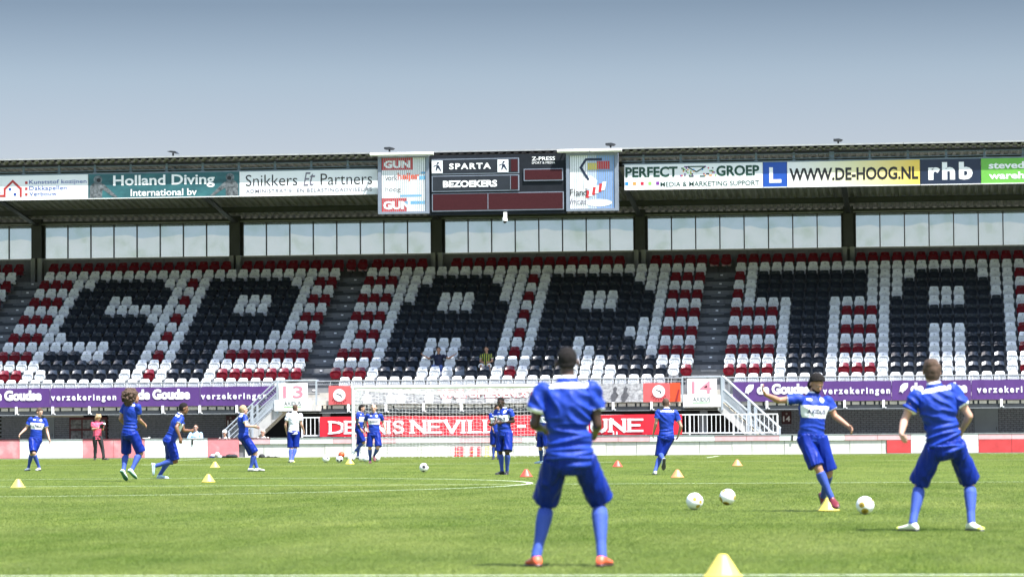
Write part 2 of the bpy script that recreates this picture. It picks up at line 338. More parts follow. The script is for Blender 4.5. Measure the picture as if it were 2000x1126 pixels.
# back wall, columns, windows
bx('back_wall', CONCD, gs, X0, X1, 71.9, 72.1, 6.4, 8.22)
bx('window_sill', GREYST, gs, X0, X1, 71.84, 71.899, 8.19, 8.25)
bx('window_head', DARK, gs, X0, X1, 71.84, 72.0, 9.62, 9.80)
bx('head_strip', GREYST, gs, X0, X1, 71.80, 71.835, 9.66, 9.69)
COLX = [-29.1, -20.63, -12.15, -3.66, 4.74, 13.22, 21.68, 30.2]
def pane_material():
    m = bpy.data.materials.new('window_reflection_tint'); m.use_nodes = True; t = m.node_tree; n = t.nodes; b = n['Principled BSDF']
    out = n['Material Output']; b.inputs['Roughness'].default_value = .25
    tc = n.new('ShaderNodeTexCoord'); oi = n.new('ShaderNodeObjectInfo')
    ad = n.new('ShaderNodeVectorMath'); ad.operation = 'MULTIPLY_ADD'; ad.inputs[1].default_value = (1,1,1)
    sc_ = n.new('ShaderNodeVectorMath'); sc_.operation = 'SCALE'; sc_.inputs[0].default_value = (7,0,3); t.links.new(oi.outputs['Random'], sc_.inputs['Scale'])
    t.links.new(tc.outputs['Object'], ad.inputs[0]); t.links.new(sc_.outputs[0], ad.inputs[2])
    nz = n.new('ShaderNodeTexNoise'); nz.inputs['Scale'].default_value = 1.1; nz.inputs['Detail'].default_value = 5; t.links.new(ad.outputs[0], nz.inputs['Vector'])
    rp = n.new('ShaderNodeValToRGB'); e = rp.color_ramp.elements
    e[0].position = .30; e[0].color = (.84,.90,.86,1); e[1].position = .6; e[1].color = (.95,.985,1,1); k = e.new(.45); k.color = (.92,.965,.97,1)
    t.links.new(nz.outputs['Fac'], rp.inputs[0])
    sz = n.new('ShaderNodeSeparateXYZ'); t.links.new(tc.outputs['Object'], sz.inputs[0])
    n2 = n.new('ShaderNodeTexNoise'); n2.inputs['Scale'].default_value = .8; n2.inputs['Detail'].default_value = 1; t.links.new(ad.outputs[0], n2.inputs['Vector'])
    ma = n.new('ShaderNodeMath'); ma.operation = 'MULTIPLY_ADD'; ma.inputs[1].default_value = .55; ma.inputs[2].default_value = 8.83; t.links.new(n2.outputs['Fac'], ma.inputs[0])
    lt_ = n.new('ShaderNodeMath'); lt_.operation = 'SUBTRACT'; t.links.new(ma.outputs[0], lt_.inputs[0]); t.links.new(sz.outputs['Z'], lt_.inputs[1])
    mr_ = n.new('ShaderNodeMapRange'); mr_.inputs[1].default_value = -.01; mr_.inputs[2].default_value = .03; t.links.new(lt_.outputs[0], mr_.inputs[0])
    mm = n.new('ShaderNodeMix'); mm.data_type = 'RGBA'; mm.blend_type = 'MULTIPLY'; mm.inputs[0].default_value = 1; fm = n.new('ShaderNodeMix'); fm.data_type = 'RGBA'; fm.inputs[6].default_value = (.84,.90,.95,1); fm.inputs[7].default_value = (1,1,1,1)  # pale wavy lower zone paints reflected surroundings into the pane tint
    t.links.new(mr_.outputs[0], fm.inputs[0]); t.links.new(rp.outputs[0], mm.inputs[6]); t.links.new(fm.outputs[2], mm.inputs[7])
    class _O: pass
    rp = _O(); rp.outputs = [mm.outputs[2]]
    tl = n.new('ShaderNodeBsdfTranslucent'); t.links.new(rp.outputs[0], tl.inputs[0])
    tp = n.new('ShaderNodeBsdfTransparent'); t.links.new(rp.outputs[0], tp.inputs[0])
    t.links.new(rp.outputs[0], b.inputs['Base Color'])
    m1 = n.new('ShaderNodeMixShader'); m1.inputs[0].default_value = .90; t.links.new(tl.outputs[0], m1.inputs[1]); t.links.new(tp.outputs[0], m1.inputs[2])
    m2 = n.new('ShaderNodeMixShader'); m2.inputs[0].default_value = .08; t.links.new(m1.outputs[0], m2.inputs[1]); t.links.new(b.outputs[0], m2.inputs[2])
    t.links.new(m2.outputs[0], out.inputs[0]); return m
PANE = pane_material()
for i, cx in enumerate(COLX):
    c = MB(); c.box(cx-.24, cx-.06, 71.55, 71.9, 6.9, 8.25); c.box(cx+.06, cx+.24, 71.55, 71.9, 6.9, 8.25); c.build('concrete_column', CONC if False else stained('column_concrete', (.26,.27,.26), (.1,.1,.1), .5), gs)
    c = MB(); c.box(cx-.20, cx+.20, 71.62, 71.66, 8.25, 9.9); c.box(cx-.03, cx+.03, 71.66, 71.9, 8.25, 9.9); c.box(cx-.20, cx+.20, 71.86, 71.9, 8.25, 9.9); c.build('steel_column', DARK, gs)
    if i+1 < len(COLX):
        a = cx+.28; b_ = COLX[i+1]-.28; wd = (b_-a)/8
        for k in range(8):
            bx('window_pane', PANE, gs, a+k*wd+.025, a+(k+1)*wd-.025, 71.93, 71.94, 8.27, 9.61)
            bx('window_mullion', DARK, gs, a+k*wd-.022, a+k*wd+.022, 71.87, 71.96, 8.25, 9.62)
        bx('window_mullion', DARK, gs, b_-.022, b_+.022, 71.87, 71.96, 8.25, 9.62)
    bx('column_panel', DARK, gs, cx-.30, cx+.30, 71.96, 72.0, 8.22, 9.62)
# roof
YF, ZF, YB, ZB = 60.6, 11.44, 73.2, 9.86
def zr(y): return ZF-.09+(ZB-ZF)*(y-YF)/(YB-YF)
sh = MB(); x = X0; P_ = .30
prof = [(0,0),(.09,0),(.13,.07),(.26,.07),(.30,0)]
pts = []
while x < X1:
    pts += [(x+p, q) for p, q in prof[:-1]]; x += P_
N = len(pts)
sh.add([(x, YF+.02, zr(YF)+q) for x, q in pts]+[(x, YB, zr(YB)+q) for x, q in pts], [(i, i+1, N+i+1, N+i) for i in range(N-1)])
CORR = mat('corrugated_soffit', (.34,.335,.34), .6, .35, 2.0, stretch=(1,.2,1), c2=(.20,.20,.205))
sh.build('corrugated_sheet', CORR, gs)
top = MB(); top.add([(X0,YF,ZF+.06),(X1,YF,ZF+.06),(X1,YB,zr(YB)+.2),(X0,YB,zr(YB)+.2)], [(0,1,2,3)]); top.build('roof_covering', CONCD, gs)
x = X0
while x < X1:      # edge trim in lengths
    L = 7.6; bx('roof_edge_trim', mat('pale_trim', (.36,.37,.37), .5, .2, 3), gs, x, min(x+L-.012, X1), YF-.05, YF-.001, ZF+.0, ZF+.055); x += L
for y_, h_ in ((61.05, .07), (62.5, .16), (66.2, .18), (70.1, .22), (72.6, .25)):
    b = MB(); zt = zr(y_)-.004; b.box(X0, X1, y_-.06, y_+.06, zt-.015, zt); b.box(X0, X1, y_-.01, y_+.01, zt-h_, zt-.015); b.box(X0, X1, y_-.06, y_+.06, zt-h_-.015, zt-h_); b.build('purlin', DARK, gs)
for cx in COLX:
    b = MB()
    for (o1, o2) in ((-.09, .09),):
        pf = [(60.9, zr(60.9)-.19), (60.9, zr(60.9)-.34), (71.7, zr(71.7)-.34), (71.7, zr(71.7)-.23)]
        b.prismx([(y, z) for y, z in pf][::-1], cx-.02, cx+.02)
        b.prismx([(60.9, zr(60.9)-.34), (60.9, zr(60.9)-.36), (71.7, zr(71.7)-.36), (71.7, zr(71.7)-.34)][::-1], cx-.11, cx+.11)
    b.build('rafter', DARK, gs)
# hanger posts and pipes between the roof edge and the advertising boards
x = -29.4
while x < X1:
    if not (-4.4 < x < 5.15):
        big = min(abs(x-c) for c in COLX) < .72
        wv = .09 if big and min(abs(x-c) for c in COLX) == min(abs(x-c) for c in COLX) and min(abs(x-c) for c in COLX) < .3 else .04
        b = MB(); b.box(x-wv, x+wv, 60.92, 60.98, 9.95, 11.24); b.box(x-wv-.02, x+wv+.03, 60.9, 60.99, 10.9, 10.95); b.build('hanger_post', BLUEST, gs)
    x += 1.411
for (a, b_) in ((X0, -4.3), (5.1, X1)):
    for z in (11.17, 11.0): MB().tube((a, 60.9, z), (b_, 60.9, z), .018, 6).build('hanger_rail', BLUEST, gs)
    bx('board_top_rail', BLUEST, gs, a, b_, 60.86, 60.90, 10.87, 10.925)

# undercroft: brick wall, doors, windows
bw = thing('brick_wall', 'dark grey brick wall of the undercroft behind the perimeter wall', 'wall', (0, 63, 0))
bx('wall_core', mat('dark_mortar', (.012,.013,.015), .9), bw, X0, X1, 63.03, 63.3, -.3, 1.95)
BRK = mat('dark_brick', (.30,.32,.35), .75, .4, 9, .3, 90, c2=(.17,.19,.22))
bm_ = MB()
for r in range(20):
    z = .2+r*.076; off = (r % 2)*.11
    for (a, b_) in ((-19.6, -9.9), (9.0, 20.8)):
        x = a-off
        while x < b_:
            p0, p1 = x, x+.208
            for (h0, h1) in ((-17.87, -17.46), (-16.87, -15.34), (18.08, 19.0)):
                if p0 < h1 and p1 > h0: p0, p1 = (p0, min(p1, h0)) if p0 < h0 else (max(p0, h1), p1)
            if p1-p0 > .02: d = random.uniform(0, .006); bm_.box(p0, p1, 63.0-d, 63.03, z, z+.066)
            x += .22
tag(bm_.build('brick', BRK, bw), kind='stuff')
DOORM = mat('grey_door_paint', (.24,.28,.31), .5, .1, 2)
for (a, b_) in ((-17.86, -17.47), (18.09, 18.99)):
    d = bx('door', DOORM, bw, a, b_, 62.96, 63.02, -.1, 1.70)
    o = MB().tube((b_-.08, 62.93, .82), (b_-.08, 62.93, .94), .012, 6).mesh('handle', DARK, (0,63,0)); link('handle', o, d)
wf = bx('window', mat('maroon_frame', (.10,.015,.02), .5), bw, -16.86, -15.35, 62.93, 62.985, .62, 1.56)
for ix in range(3):
    for iz in range(2):
        MBp = MB(); a = -16.80+ix*.48; z = .70+iz*.42
        MBp.box(a, a+.42, 62.915, 62.929, z, z+.34); link('poster', MBp.mesh('poster', mat('poster_print', (.30,.31,.32), .4, .5, 9, c2=(.03,.03,.035)), (0,63,0)), wf)
lt = bx('strip_light', mat('cream_housing', (.45,.42,.34), .6), bw, -17.73, -16.17, 62.4, 62.5, 1.57, 1.65)
void = MB(); void.box(-9.9, 9.0, 62.95, 63.0, -.2, 1.9); void.build('void_sheet', mat('void_black', (.010,.011,.012), .7), bw)  # near-black sheet standing in for the unlit void under the stand
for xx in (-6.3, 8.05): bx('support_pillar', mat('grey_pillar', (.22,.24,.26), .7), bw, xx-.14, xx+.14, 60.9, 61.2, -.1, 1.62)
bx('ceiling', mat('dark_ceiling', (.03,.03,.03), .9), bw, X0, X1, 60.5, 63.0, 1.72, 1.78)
for txt, a, b_ in (('13', -10.62, -10.26), ('14', 10.87, 11.235)):
    t_ = thing('number_sign', 'small maroon sign with white number %s on brick wall %s' % (txt, 'behind the blond player' if txt == '13' else 'left of kicking player'), 'sign', ((a+b_)/2, 62.94, 1.1))
    bx('sign_plate', mat('maroon_plate', (.065,.012,.018), .5), t_, a, b_, 62.93, 62.985, 1.10, 1.585)
    text(txt, a+.05, b_-.05, 1.20, 1.40, 62.92, LETTER, t_, bold=.03)
    disc('crest', mat('grey_crest', (.35,.3,.3), .5), t_, (a+b_)/2, 1.49, .04, 62.92, 12)
    text('vak', a+.10, b_-.10, 1.13, 1.17, 62.92, mat('grey_crest', (.35,.3,.3)), t_) if False else None

# ------------------------------------------------------------------ stadium seats
def seat_meshes(m, mrib, plate):
    # local frame: x across, y back, z up from the tread; tip-up pan folded against the backrest
    back = MB(); n = 6; prof = [(.30,.185,.03),(.45,.18,.0),(.60,.176,-.0),(.67,.172,.028),(.75,.164,.070),(.79,.120,.092)]
    vs = []; 
    for (z, hw, dy) in prof:
        for i in range(n+1):
            u = i/n*2-1; vs.append((hw*u, .10+dy+(z-.3)*.16-.035*u*u*1.0, z - (.012*u*u if z > .79 else 0)))
    rows = len(prof); K = n+1; fs = []
    for r in range(rows-1):
        for i in range(n): fs.append((r*K+i, r*K+i+1, (r+1)*K+i+1, (r+1)*K+i))
    nb = len(vs); vs += [(x, y+.022, z) for x, y, z in vs]
    fs += [tuple(nb+q for q in reversed(f)) for f in fs[:]]
    edge = [i for i in range(K)] + [r*K+K-1 for r in range(1, rows)] + [(rows-1)*K+i for i in range(K-2, -1, -1)] + [r*K for r in range(rows-2, 0, -1)]
    for a, b_ in zip(edge, edge[1:]+edge[:1]): fs.append((b_, a, nb+a, nb+b_))
    back.add(vs, fs); back.sm = False
    pan = MB()
    out = []
    for i in range(25):
        t = i/24*2*math.pi; c, s = math.cos(t), math.sin(t)
        hw = .213 if s > -.2 else .213*(1-.45*((-s-.2)/.8)**1.6)
        x = hw*math.copysign(abs(c)**.62, c); z = .515+(.125 if s > 0 else .165)*math.copysign(abs(s)**.8, s)
        if s > 0: z = .515+.125*(abs(s)**.55)+.012*(1-c*c)
        out.append((x, z))
    out = out[:-1]
    inn = [(x*.86, .50+(z-.50)*.84) for x, z in out]; m_ = len(out)
    yf, yr_ = .035, .052
    pan.add([(x, yf, z) for x, z in out]+[(x, yf, z) for x, z in inn]+[(x, yr_, z) for x, z in inn]+[(x, yr_+.02, z) for x, z in out],
            [(i, (i+1)%m_, m_+(i+1)%m_, m_+i) for i in range(m_)] + [(m_+i, m_+(i+1)%m_, 2*m_+(i+1)%m_, 2*m_+i) for i in range(m_)]
            + [tuple(range(2*m_, 3*m_))] + [((i+1)%m_, i, 3*m_+i, 3*m_+(i+1)%m_) for i in range(m_)] + [tuple(range(4*m_-1, 3*m_-1, -1))])
    rib = MB()
    for k in range(-3, 4):
        if k == 0: continue
        a = R(90+k*21); L = .17 if abs(k) > 1 else .20
        x0, z0 = .012*k, .385; x1, z1 = x0+math.cos(a)*-1*L*-1*-1, z0+math.sin(a)*L
        x1 = x0+math.sin(R(k*21))*L*1.15; z1 = z0+math.cos(R(k*21))*L
        dx, dz = x1-x0, z1-z0; l = math.hypot(dx, dz); nx_, nz_ = -dz/l*.0065, dx/l*.0065
        rib.prism([(x0-nx_, z0-nz_), (x1-nx_, z1-nz_), (x1+nx_, z1+nz_), (x0+nx_, z0+nz_)][::-1], .040, .0525)
    for k in (-3, -2, -1, 0, 1, 2):
        q = (k+.5)*21; L = .165 if abs(k+.5) > 1 else .19
        x0, z0 = .004*k+math.sin(R(q))*.055, .385+math.cos(R(q))*.055; x1, z1 = x0+math.sin(R(q))*L*.72, z0+math.cos(R(q))*L*.68
        dx, dz = x1-x0, z1-z0; l = math.hypot(dx, dz); a_ = (-dz/l*.0045, dx/l*.0045)
        rib.prism([(x0-a_[0]*.4, z0-a_[1]*.4), (x1-a_[0]*1.3, z1-a_[1]*1.3), (x1+a_[0]*1.3, z1+a_[1]*1.3), (x0+a_[0]*.4, z0+a_[1]*.4)][::-1], .0505, .0525, 1)  # dark strips stand in for the shaded slots between the ribs
    br = MB(); br.box(-.035, .035, .06, .30, .24, .33); br.box(.185, .225, .0, .10, .40, .46) ; br.box(-.235, .235, .16, .185, .30, .33)
    pl = MB(); pl.box(-.018, .018, .145, .182, .70, .725)
    return (back, pan, rib, br, pl)
SC = {}
SC['W'] = mat('white_seat_plastic', (.66,.68,.69), .6, .22, 1.6, spec=.2)
SC['R'] = mat('red_seat_plastic', (.14,.004,.011), .6, .25, 1.6, spec=.12)
SC['B'] = mat('black_seat_plastic', (.009,.013,.021), .6, .3, 1.6, spec=.12)
SG = {'W': mat('white_seat_gloss', (.78,.80,.81), .3, .16, 1.6, coat=.6), 'R': mat('red_seat_gloss', (.15,.006,.014), .3, .25, 1.6, coat=.8), 'B': mat('black_seat_sky_gloss', (.020,.027,.038), .28, .15, 3, coat=1.0)}  # black backs lightened and blued to carry reflected sky in the colour
GB = mat('seat_bracket', (.03,.032,.035), .5)  # shared with the dark strips painted as slot shade on the pans
PLT = mat('seat_plate', (.12,.12,.13), .5)
parts = seat_meshes(None, None, None)
SM = {}
for k, m in SC.items():
    SM[k] = (parts[0].mesh('seat_back_'+k, SG[k]), parts[1].mesh('seat_pan_'+k, m), parts[2].mesh('pan_ribs_'+k, [m, GB]), parts[3].mesh('seat_bracket', GB), parts[4].mesh('number_plate', PLT))
# an opened pan for occupied / left-open seats
op = MB(); op.prism([(x, y) for x, y in [(-.2,-.30),(-.12,-.36),(.12,-.36),(.2,-.30),(.2,.04),(-.2,.04)]], .40, .43)
op.v = [(x, z+.06, y) for x, y, z in op.v]
OPEN = {k: op.mesh('seat_pan_open_'+k, m) for k, m in SC.items()}
rowsA = {12:'W'*26, 11:'RRRWWBBBBBBWWRWBBBBBBBWWRR', 10:'WWWWBBBBBBBBWWWBBBBBBBBWWW', 9:'RRRWBBBWWBBBWRWBBBWWWBBWRR', 8:'WWWWBBBWWWWWWWWBBBWWWBBWWW',
 7:'RRRWBBBBBBBWWRWBBBBBBBBWRR', 6:'WWWWBBBBBBBBWWWBBBBBBBBWWW', 5:'RRRWWBBBBBBBWRWBBBBBBBWWRR', 4:'WWWWWWWWWBBBWWWBBBWWWWWWWW', 3:'RRRWBBBWWBBBWRWBBBWRRRRRRR',
 2:'WWWWBBBBBBBBWWWBBBWWWWWWWW', 1:'RRRWWBBBBBBWWRWBBBWRRRRRRR', 0:'WWWWWWWWWWWWWWWWWWWWWWWWW.'}
rowsB = {12:'W'*29, 11:'RRRWWWBBBBBWWWRWBBBBBBBWWWRRR', 10:'WWWWWBBBBBBBWWWWBBBBBBBBWWWWW', 9:'RRRWWBBWWWBBWWRWBBBWWWBBBWRRR', 8:'WWWWBBBWWWBBBWWWBBBWWWBBBWWWW',
 7:'RRRWBBBBBBBBBWRWBBBBBBBBBWRRR', 6:'WWWWBBBBBBBBBWWWBBBBBBBBWWWWW', 5:'WRRWBBBBBBBBBWRWBBBBBBBWWWRRR', 4:'WWWWBBBWWWBBBWWWBBBWBBBBWWWWW', 3:'RRRWBBBWWWBBBWRWBBBWWBBBBWRRR',
 2:'WWWWBBBWWWBBBWWWBBBWWWBBBBWWW', 1:'RRRWBBBWWWBBBWRWBBBWWWWBBBBWR', 0:'.WWWWWWWWWWWWWWWWWWWWWWWWWW..'}
rowsC = {12:'W'*27, 11:'RWBBBBBBBBBWWWWBBBBBWWWRWWR', 10:'WWBBBBBBBBBWWWBBBBBBBWWWWWW', 9:'RWBBBBBBBBBWWWBBWWWBBWWRWWR', 8:'WWWWWBBBWWWWWBBBWWWBBBWWWWW',
 7:'RRRRWBBBWRRRWBBBBBBBBBWRRRR', 6:'WWWWWBBBWWWWWBBBBBBBBBWWWWW', 5:'RRRRWBBBWRRRWBBBWWWBBBWRRRR', 4:'WWWWWBBBWWWWWBBBWWWBBBWWWWW', 3:'RRRRWBBBWRRRWBBBWWWBBBWRRRR',
 2:'WWWWWBBBWWWWWBBBWWWBBBWWWWW', 1:'RRRRWBBBWRRRWBBBWWWBBBWRRRR', 0:'.'+'W'*26}
for r_ in rowsC: rowsC[r_] += ('WRWW' if r_ % 2 else 'WWWW')*4 + 'WW'
XA, XB, XC, PT = -19.69, -6.122, 8.94, .4812
seatpos = []    # (x, row, colour, block, index from the aisle)
for r in range(13):
    for j, c in enumerate(rowsA[r]):
        if c != '.': seatpos.append((XA+PT*j, r, c, 'A', 26-j))
    for j, c in enumerate(rowsB[r]):
        if c != '.': seatpos.append((XB+PT*.9988*j, r, c, 'B', j+1))
    for j, c in enumerate(rowsC[r]):
        if c != '.': seatpos.append((XC+PT*j, r, c, 'C', j+1))
    for j in range(8): seatpos.append((-21.32-PT*j, r, 'R' if r % 2 and j < 3 else 'W', 'Z', j+1))
for a, n_, st in ((-19.71,16,.4885), (-11.487,9,.4812), (-7.124,2,.475), (-6.061,5,.474), (-2.755,15,.4803), (5.433,5,.474), (7.828,2,.478), (8.941,9,.4786), (13.728,35,.4825), (-21.205,3,-.49)):
    for j in range(n_): seatpos.append((a+st*j, 13, 'R', 'T', j+1))
RN = ['front row', 'second row', 'third row', 'fourth row']
CN = {'W': 'white', 'R': 'red', 'B': 'black'}
BN = {'A': 'left of the left stair aisle', 'B': 'right of the left stair aisle', 'C': 'right of the right stair aisle'}
OPENED = {('B', 1, 10), ('B', 2, 8), ('B', 2, 12)}
rest = MB(); MI = {'W': 0, 'R': 1, 'B': 2}; nseat = 0
for (x, r, c, blk, idx) in seatpos:
    loc = Vector((x, ROW0+RUN*r-.145, ZT+RISE*r))
    opened = blk == 'B' and (blk, r, idx-1) in OPENED
    vis = not (blk == 'A' and x < -19.3+.17*r) and not (blk == 'C' and x > 19.75)
    if r <= 3 and blk in BN and vis:
        t_ = thing('stadium_seat', f'{CN[c]} stadium seat, {RN[r]}, {ordn(idx)} {BN[blk]}' + (', folded open' if opened else ''), 'seat', loc, 'stadium seats in rows on the terrace')
        tw = R(random.uniform(-1.5, 1.5))
        for nm, me in zip(('seat_back', 'seat_pan', 'pan_ribs', 'seat_bracket', 'number_plate'), SM[c]):
            if opened and nm in ('seat_pan', 'pan_ribs'): continue
            o = link(nm, me, t_)
            if nm in ('seat_pan', 'pan_ribs'): o.rotation_euler = (0, tw, 0)
            if nm == 'pan_ribs': tag(o, kind='stuff')
        if opened: link('seat_pan', OPEN[c], t_)
        nseat += 1
    else:
        jx = random.uniform(-.004, .004)
        for q, p_ in enumerate(parts):
            mi = MI[c]+5 if q == 0 else MI[c] if q < 3 else (3 if q == 3 else 4)
            rest.add([(v[0]+loc.x+jx, v[1]+loc.y, v[2]+loc.z) for v in p_.v], p_.f, mi)
            if q == 2: rest.m[-len(p_.m):] = [3 if w2 else mi for w2 in p_.m]
tag(rest.build('upper_stadium_seats', [SC['W'], SC['R'], SC['B'], GB, PLT, SG['W'], SG['R'], SG['B']], None, off=(0,66,4)), 'white, red and black seats of the upper rows spelling SPARTA', 'seats', None, 'stuff')
print('seats as things', nseat)

# ------------------------------------------------------------------ advertising boards under the roof edge
YBD = 60.86
def board(label, x0, x1, m, z0=9.93, z1=10.87, loc=None):
    t = thing('advertising_board', label, 'advertising board', ((x0+x1)/2, YBD, 9.9))
    bx('panel', m, t, x0+.004, x1-.004, YBD, YBD+.035, z0+.02, z1)
    bx('bottom_trim', WHITE, t, x0+.004, x1-.004, YBD-.012, YBD+.035, z0-.012, z0+.018)
    return t
TY = YBD-.006
BLUE = mat('blue_print', (.02,.06,.30), .5, .08); REDP = mat('brick_red_print', (.42,.035,.03), .5, .1)
t = board('white board with red house outline and blue words Kunststof kozijnen', -20.6, -15.54, OFFW)
text('R', -19.62, -18.98, 10.22, 10.68, TY, BLUE, t, bold=.04)
for s_, z0, z1, x1 in (('Kunststof kozijnen', 10.49, 10.69, -15.60), ('Dakkapellen', 10.25, 10.455, -16.38), ('Verbouw', 10.08, 10.235, -16.77)):
    text(s_, -17.865, x1, z0, z1, TY, BLUE, t, bold=.008, space=1.05)
for z in (10.54, 10.31, 10.09): poly('square_mark', REDP, t, [(-18.03,z),(-17.93,z),(-17.93,z+.1),(-18.03,z+.1)], TY)
h = MB()
for a, b_ in (((-18.84,10.08),(-18.84,10.38)), ((-18.84,10.36),(-18.52,10.66)), ((-18.52,10.66),(-18.20,10.36)), ((-18.20,10.38),(-18.20,10.08)), ((-19.3,10.10),(-18.84,10.10))):
    a = Vector(a); b_ = Vector(b_); d = (b_-a).normalized(); n_ = Vector((-d.y, d.x))*.042; a -= d*.03; b_ += d*.03
    h.prism([tuple(a-n_), tuple(b_-n_), tuple(b_+n_), tuple(a+n_)], TY-.001*len(h.f)/6, TY+.003)
h.build('house_logo', REDP, t)
for x, z in ((-18.68,10.30), (-18.48,10.10)): poly('square_mark', BLUE, t, [(x,z),(x+.1,z),(x+.1,z+.1),(x,z+.1)], TY)
TEAL = mat('teal_underwater_print', (.035,.15,.16), .5, .4, 1.1, c2=(.012,.06,.075), stretch=(1,1,2.2))
t = board('teal board reading Holland Diving International bv between two diver figures', -15.53, -9.615, TEAL)
text('Holland Diving', -14.55, -10.57, 10.30, 10.81, TY, LETTER, t, bold=.022)
text('International bv', -13.86, -11.27, 10.0, 10.27, TY, LETTER, t, bold=.015)
for sx, cx in ((1, -15.15), (-1, -9.97)):
    def mp_(pts): return [(cx+sx*x, z) for x, z in pts][::sx]
    dv = MAT_D = mat('diver_suit_print', (.20,.22,.23), .5, .9, 7, c2=(.008,.011,.014))
    poly('diver_torso', dv, t, mp_([(-.33,9.96),(.16,9.96),(.17,10.2),(.24,10.44),(.13,10.54),(-.18,10.54),(-.32,10.4)]), TY+.001)
    poly('diver_arm', dv, t, mp_([(.16,10.3),(.62,9.98),(.78,9.98),(.30,10.42),(.2,10.5)]), TY-.001)
    poly('diver_helmet', mat('diver_helmet_print', (.22,.25,.27), .4, .8, 10, c2=(.02,.03,.035)), t, mp_([(.0+.17*math.cos(i*.524), 10.66+.165*math.sin(i*.524)) for i in range(12)]), TY-.002)
    poly('diver_visor', BLACK, t, mp_([(.03+.09*math.cos(i*.785), 10.64+.08*math.sin(i*.785)) for i in range(8)]), TY-.004)
t = board('white board reading Snikkers Partners administratie en belastingadviseurs', -9.605, -4.25, OFFW)
text('Snikkers', -9.36, -7.35, 10.31, 10.74, TY, BLACK, t, bold=-.004); text('Partners', -6.45, -4.46, 10.31, 10.74, TY, BLACK, t, bold=-.004)
GREYP = mat('grey_print', (.16,.15,.19), .5, .1)
text('E', -7.12, -6.84, 10.29, 10.80, TY, GREYP, t, shear=.3); text('t', -6.88, -6.66, 10.29, 10.76, TY, GREYP, t, shear=.3)
text('ADMINISTRATIE- EN BELASTINGADVISEURS', -9.355, -4.48, 10.045, 10.185, TY, GREYP, t, bold=.006, space=1.1)
GREENP = mat('dark_green_print', (.008,.055,.035), .5, .1)
t = board('white board reading PERFECT GROEP media and marketing support with coloured squares', 5.16, 10.36, OFFW)
text('PERFECT', 5.20, 7.17, 10.385, 10.78, TY, GREENP, t, bold=.035); text('GROEP', 8.62, 10.23, 10.385, 10.78, TY, GREENP, t, bold=.035)
text('MEDIA & MARKETING SUPPORT', 6.52, 10.225, 10.02, 10.205, TY, GREENP, t, bold=.008)
SQ = [mat('sq_blue', (.02,.25,.6)), mat('sq_orange', (.75,.30,.06)), mat('sq_red', (.5,.01,.04)), mat('sq_green', (.28,.55,.12)), mat('sq_purple', (.20,.03,.28)), GREENP]
for k in range(5): x = 5.19+k*.292; poly('square_mark', SQ[k], t, [(x,10.10),(x+.12,10.10),(x+.12,10.22),(x,10.22)], TY)
h = MB()
for a, b_ in (((7.56,10.74),(7.88,10.56)), ((7.88,10.56),(8.20,10.74)), ((7.56,10.76),(8.20,10.76)), ((7.60,10.40),(7.78,10.40)), ((8.0,10.40),(8.2,10.40))):
    a = Vector(a); b_ = Vector(b_); d = (b_-a).normalized(); n_ = Vector((-d.y, d.x))*.022
    h.prism([tuple(a-n_), tuple(b_-n_), tuple(b_+n_), tuple(a+n_)], TY-.001*len(h.f)/6, TY+.003)
h.build('envelope_logo', GREENP, t)
random.seed(11)
for k in range(46):
    x = random.choice([random.uniform(7.2, 7.75), random.uniform(8.05, 8.58)]); z = 10.40+.055*random.randint(0, 6); x = 7.2+round((x-7.2)/.055)*.055
    poly('pixel_mark', random.choice(SQ+[BLACK, BLACK]), t, [(x,z),(x+.05,z),(x+.05,z+.05),(x,z+.05)], TY-.0005*(k % 7))
t = board('blue board with a single large white letter L', 10.37, 11.26, mat('sign_blue', (.012,.075,.38), .4, .08))
poly('lettering', LETTER, t, [(10.60,10.10),(11.05,10.10),(11.05,10.23),(10.74,10.23),(10.74,10.68),(10.60,10.68)], TY)
def grad_mat():
    m = mat('yellow_fade_print', (.8,.8,.8), .5, .02); tt = m.node_tree; n = tt.nodes; b = n['Principled BSDF']
    tc = n.new('ShaderNodeTexCoord'); sp = n.new('ShaderNodeSeparateXYZ'); tt.links.new(tc.outputs['Object'], sp.inputs[0])
    mr = n.new('ShaderNodeMapRange'); mr.inputs[1].default_value = -2.2; mr.inputs[2].default_value = 2.3; tt.links.new(sp.outputs['X'], mr.inputs[0])
    rp = n.new('ShaderNodeValToRGB'); rp.color_ramp.elements[0].color = (.8,.8,.8,1); rp.color_ramp.elements[1].color = (.80,.56,.10,1); k = rp.color_ramp.elements.new(.5); k.color = (.78,.72,.42,1)
    tt.links.new(mr.outputs[0], rp.inputs[0]); tt.links.new(rp.outputs[0], b.inputs['Base Color']); return m
t = board('board fading from white to yellow reading WWW.DE-HOOG.NL', 11.27, 16.19, grad_mat())
text('WWW.DE-HOOG.NL', 11.35, 16.13, 10.15, 10.63, TY, BLACK, t, bold=.03)
t = board('navy board with large white letters rhb', 16.20, 18.43, NAVY)
text('rhb', 16.50, 18.13, 10.10, 10.76, TY, LETTER, t, bold=.05, space=1.25)
t = board('bright green board reading steved wareh at the right end of the row', 18.44, 21.4, mat('bright_green_print', (.14,.42,.06), .5, .08))
text('steved', 18.72, 20.02, 10.48, 10.74, TY, LETTER, t, bold=.03); text('wareh', 18.72, 20.02, 10.10, 10.36, TY, LETTER, t, bold=.03)

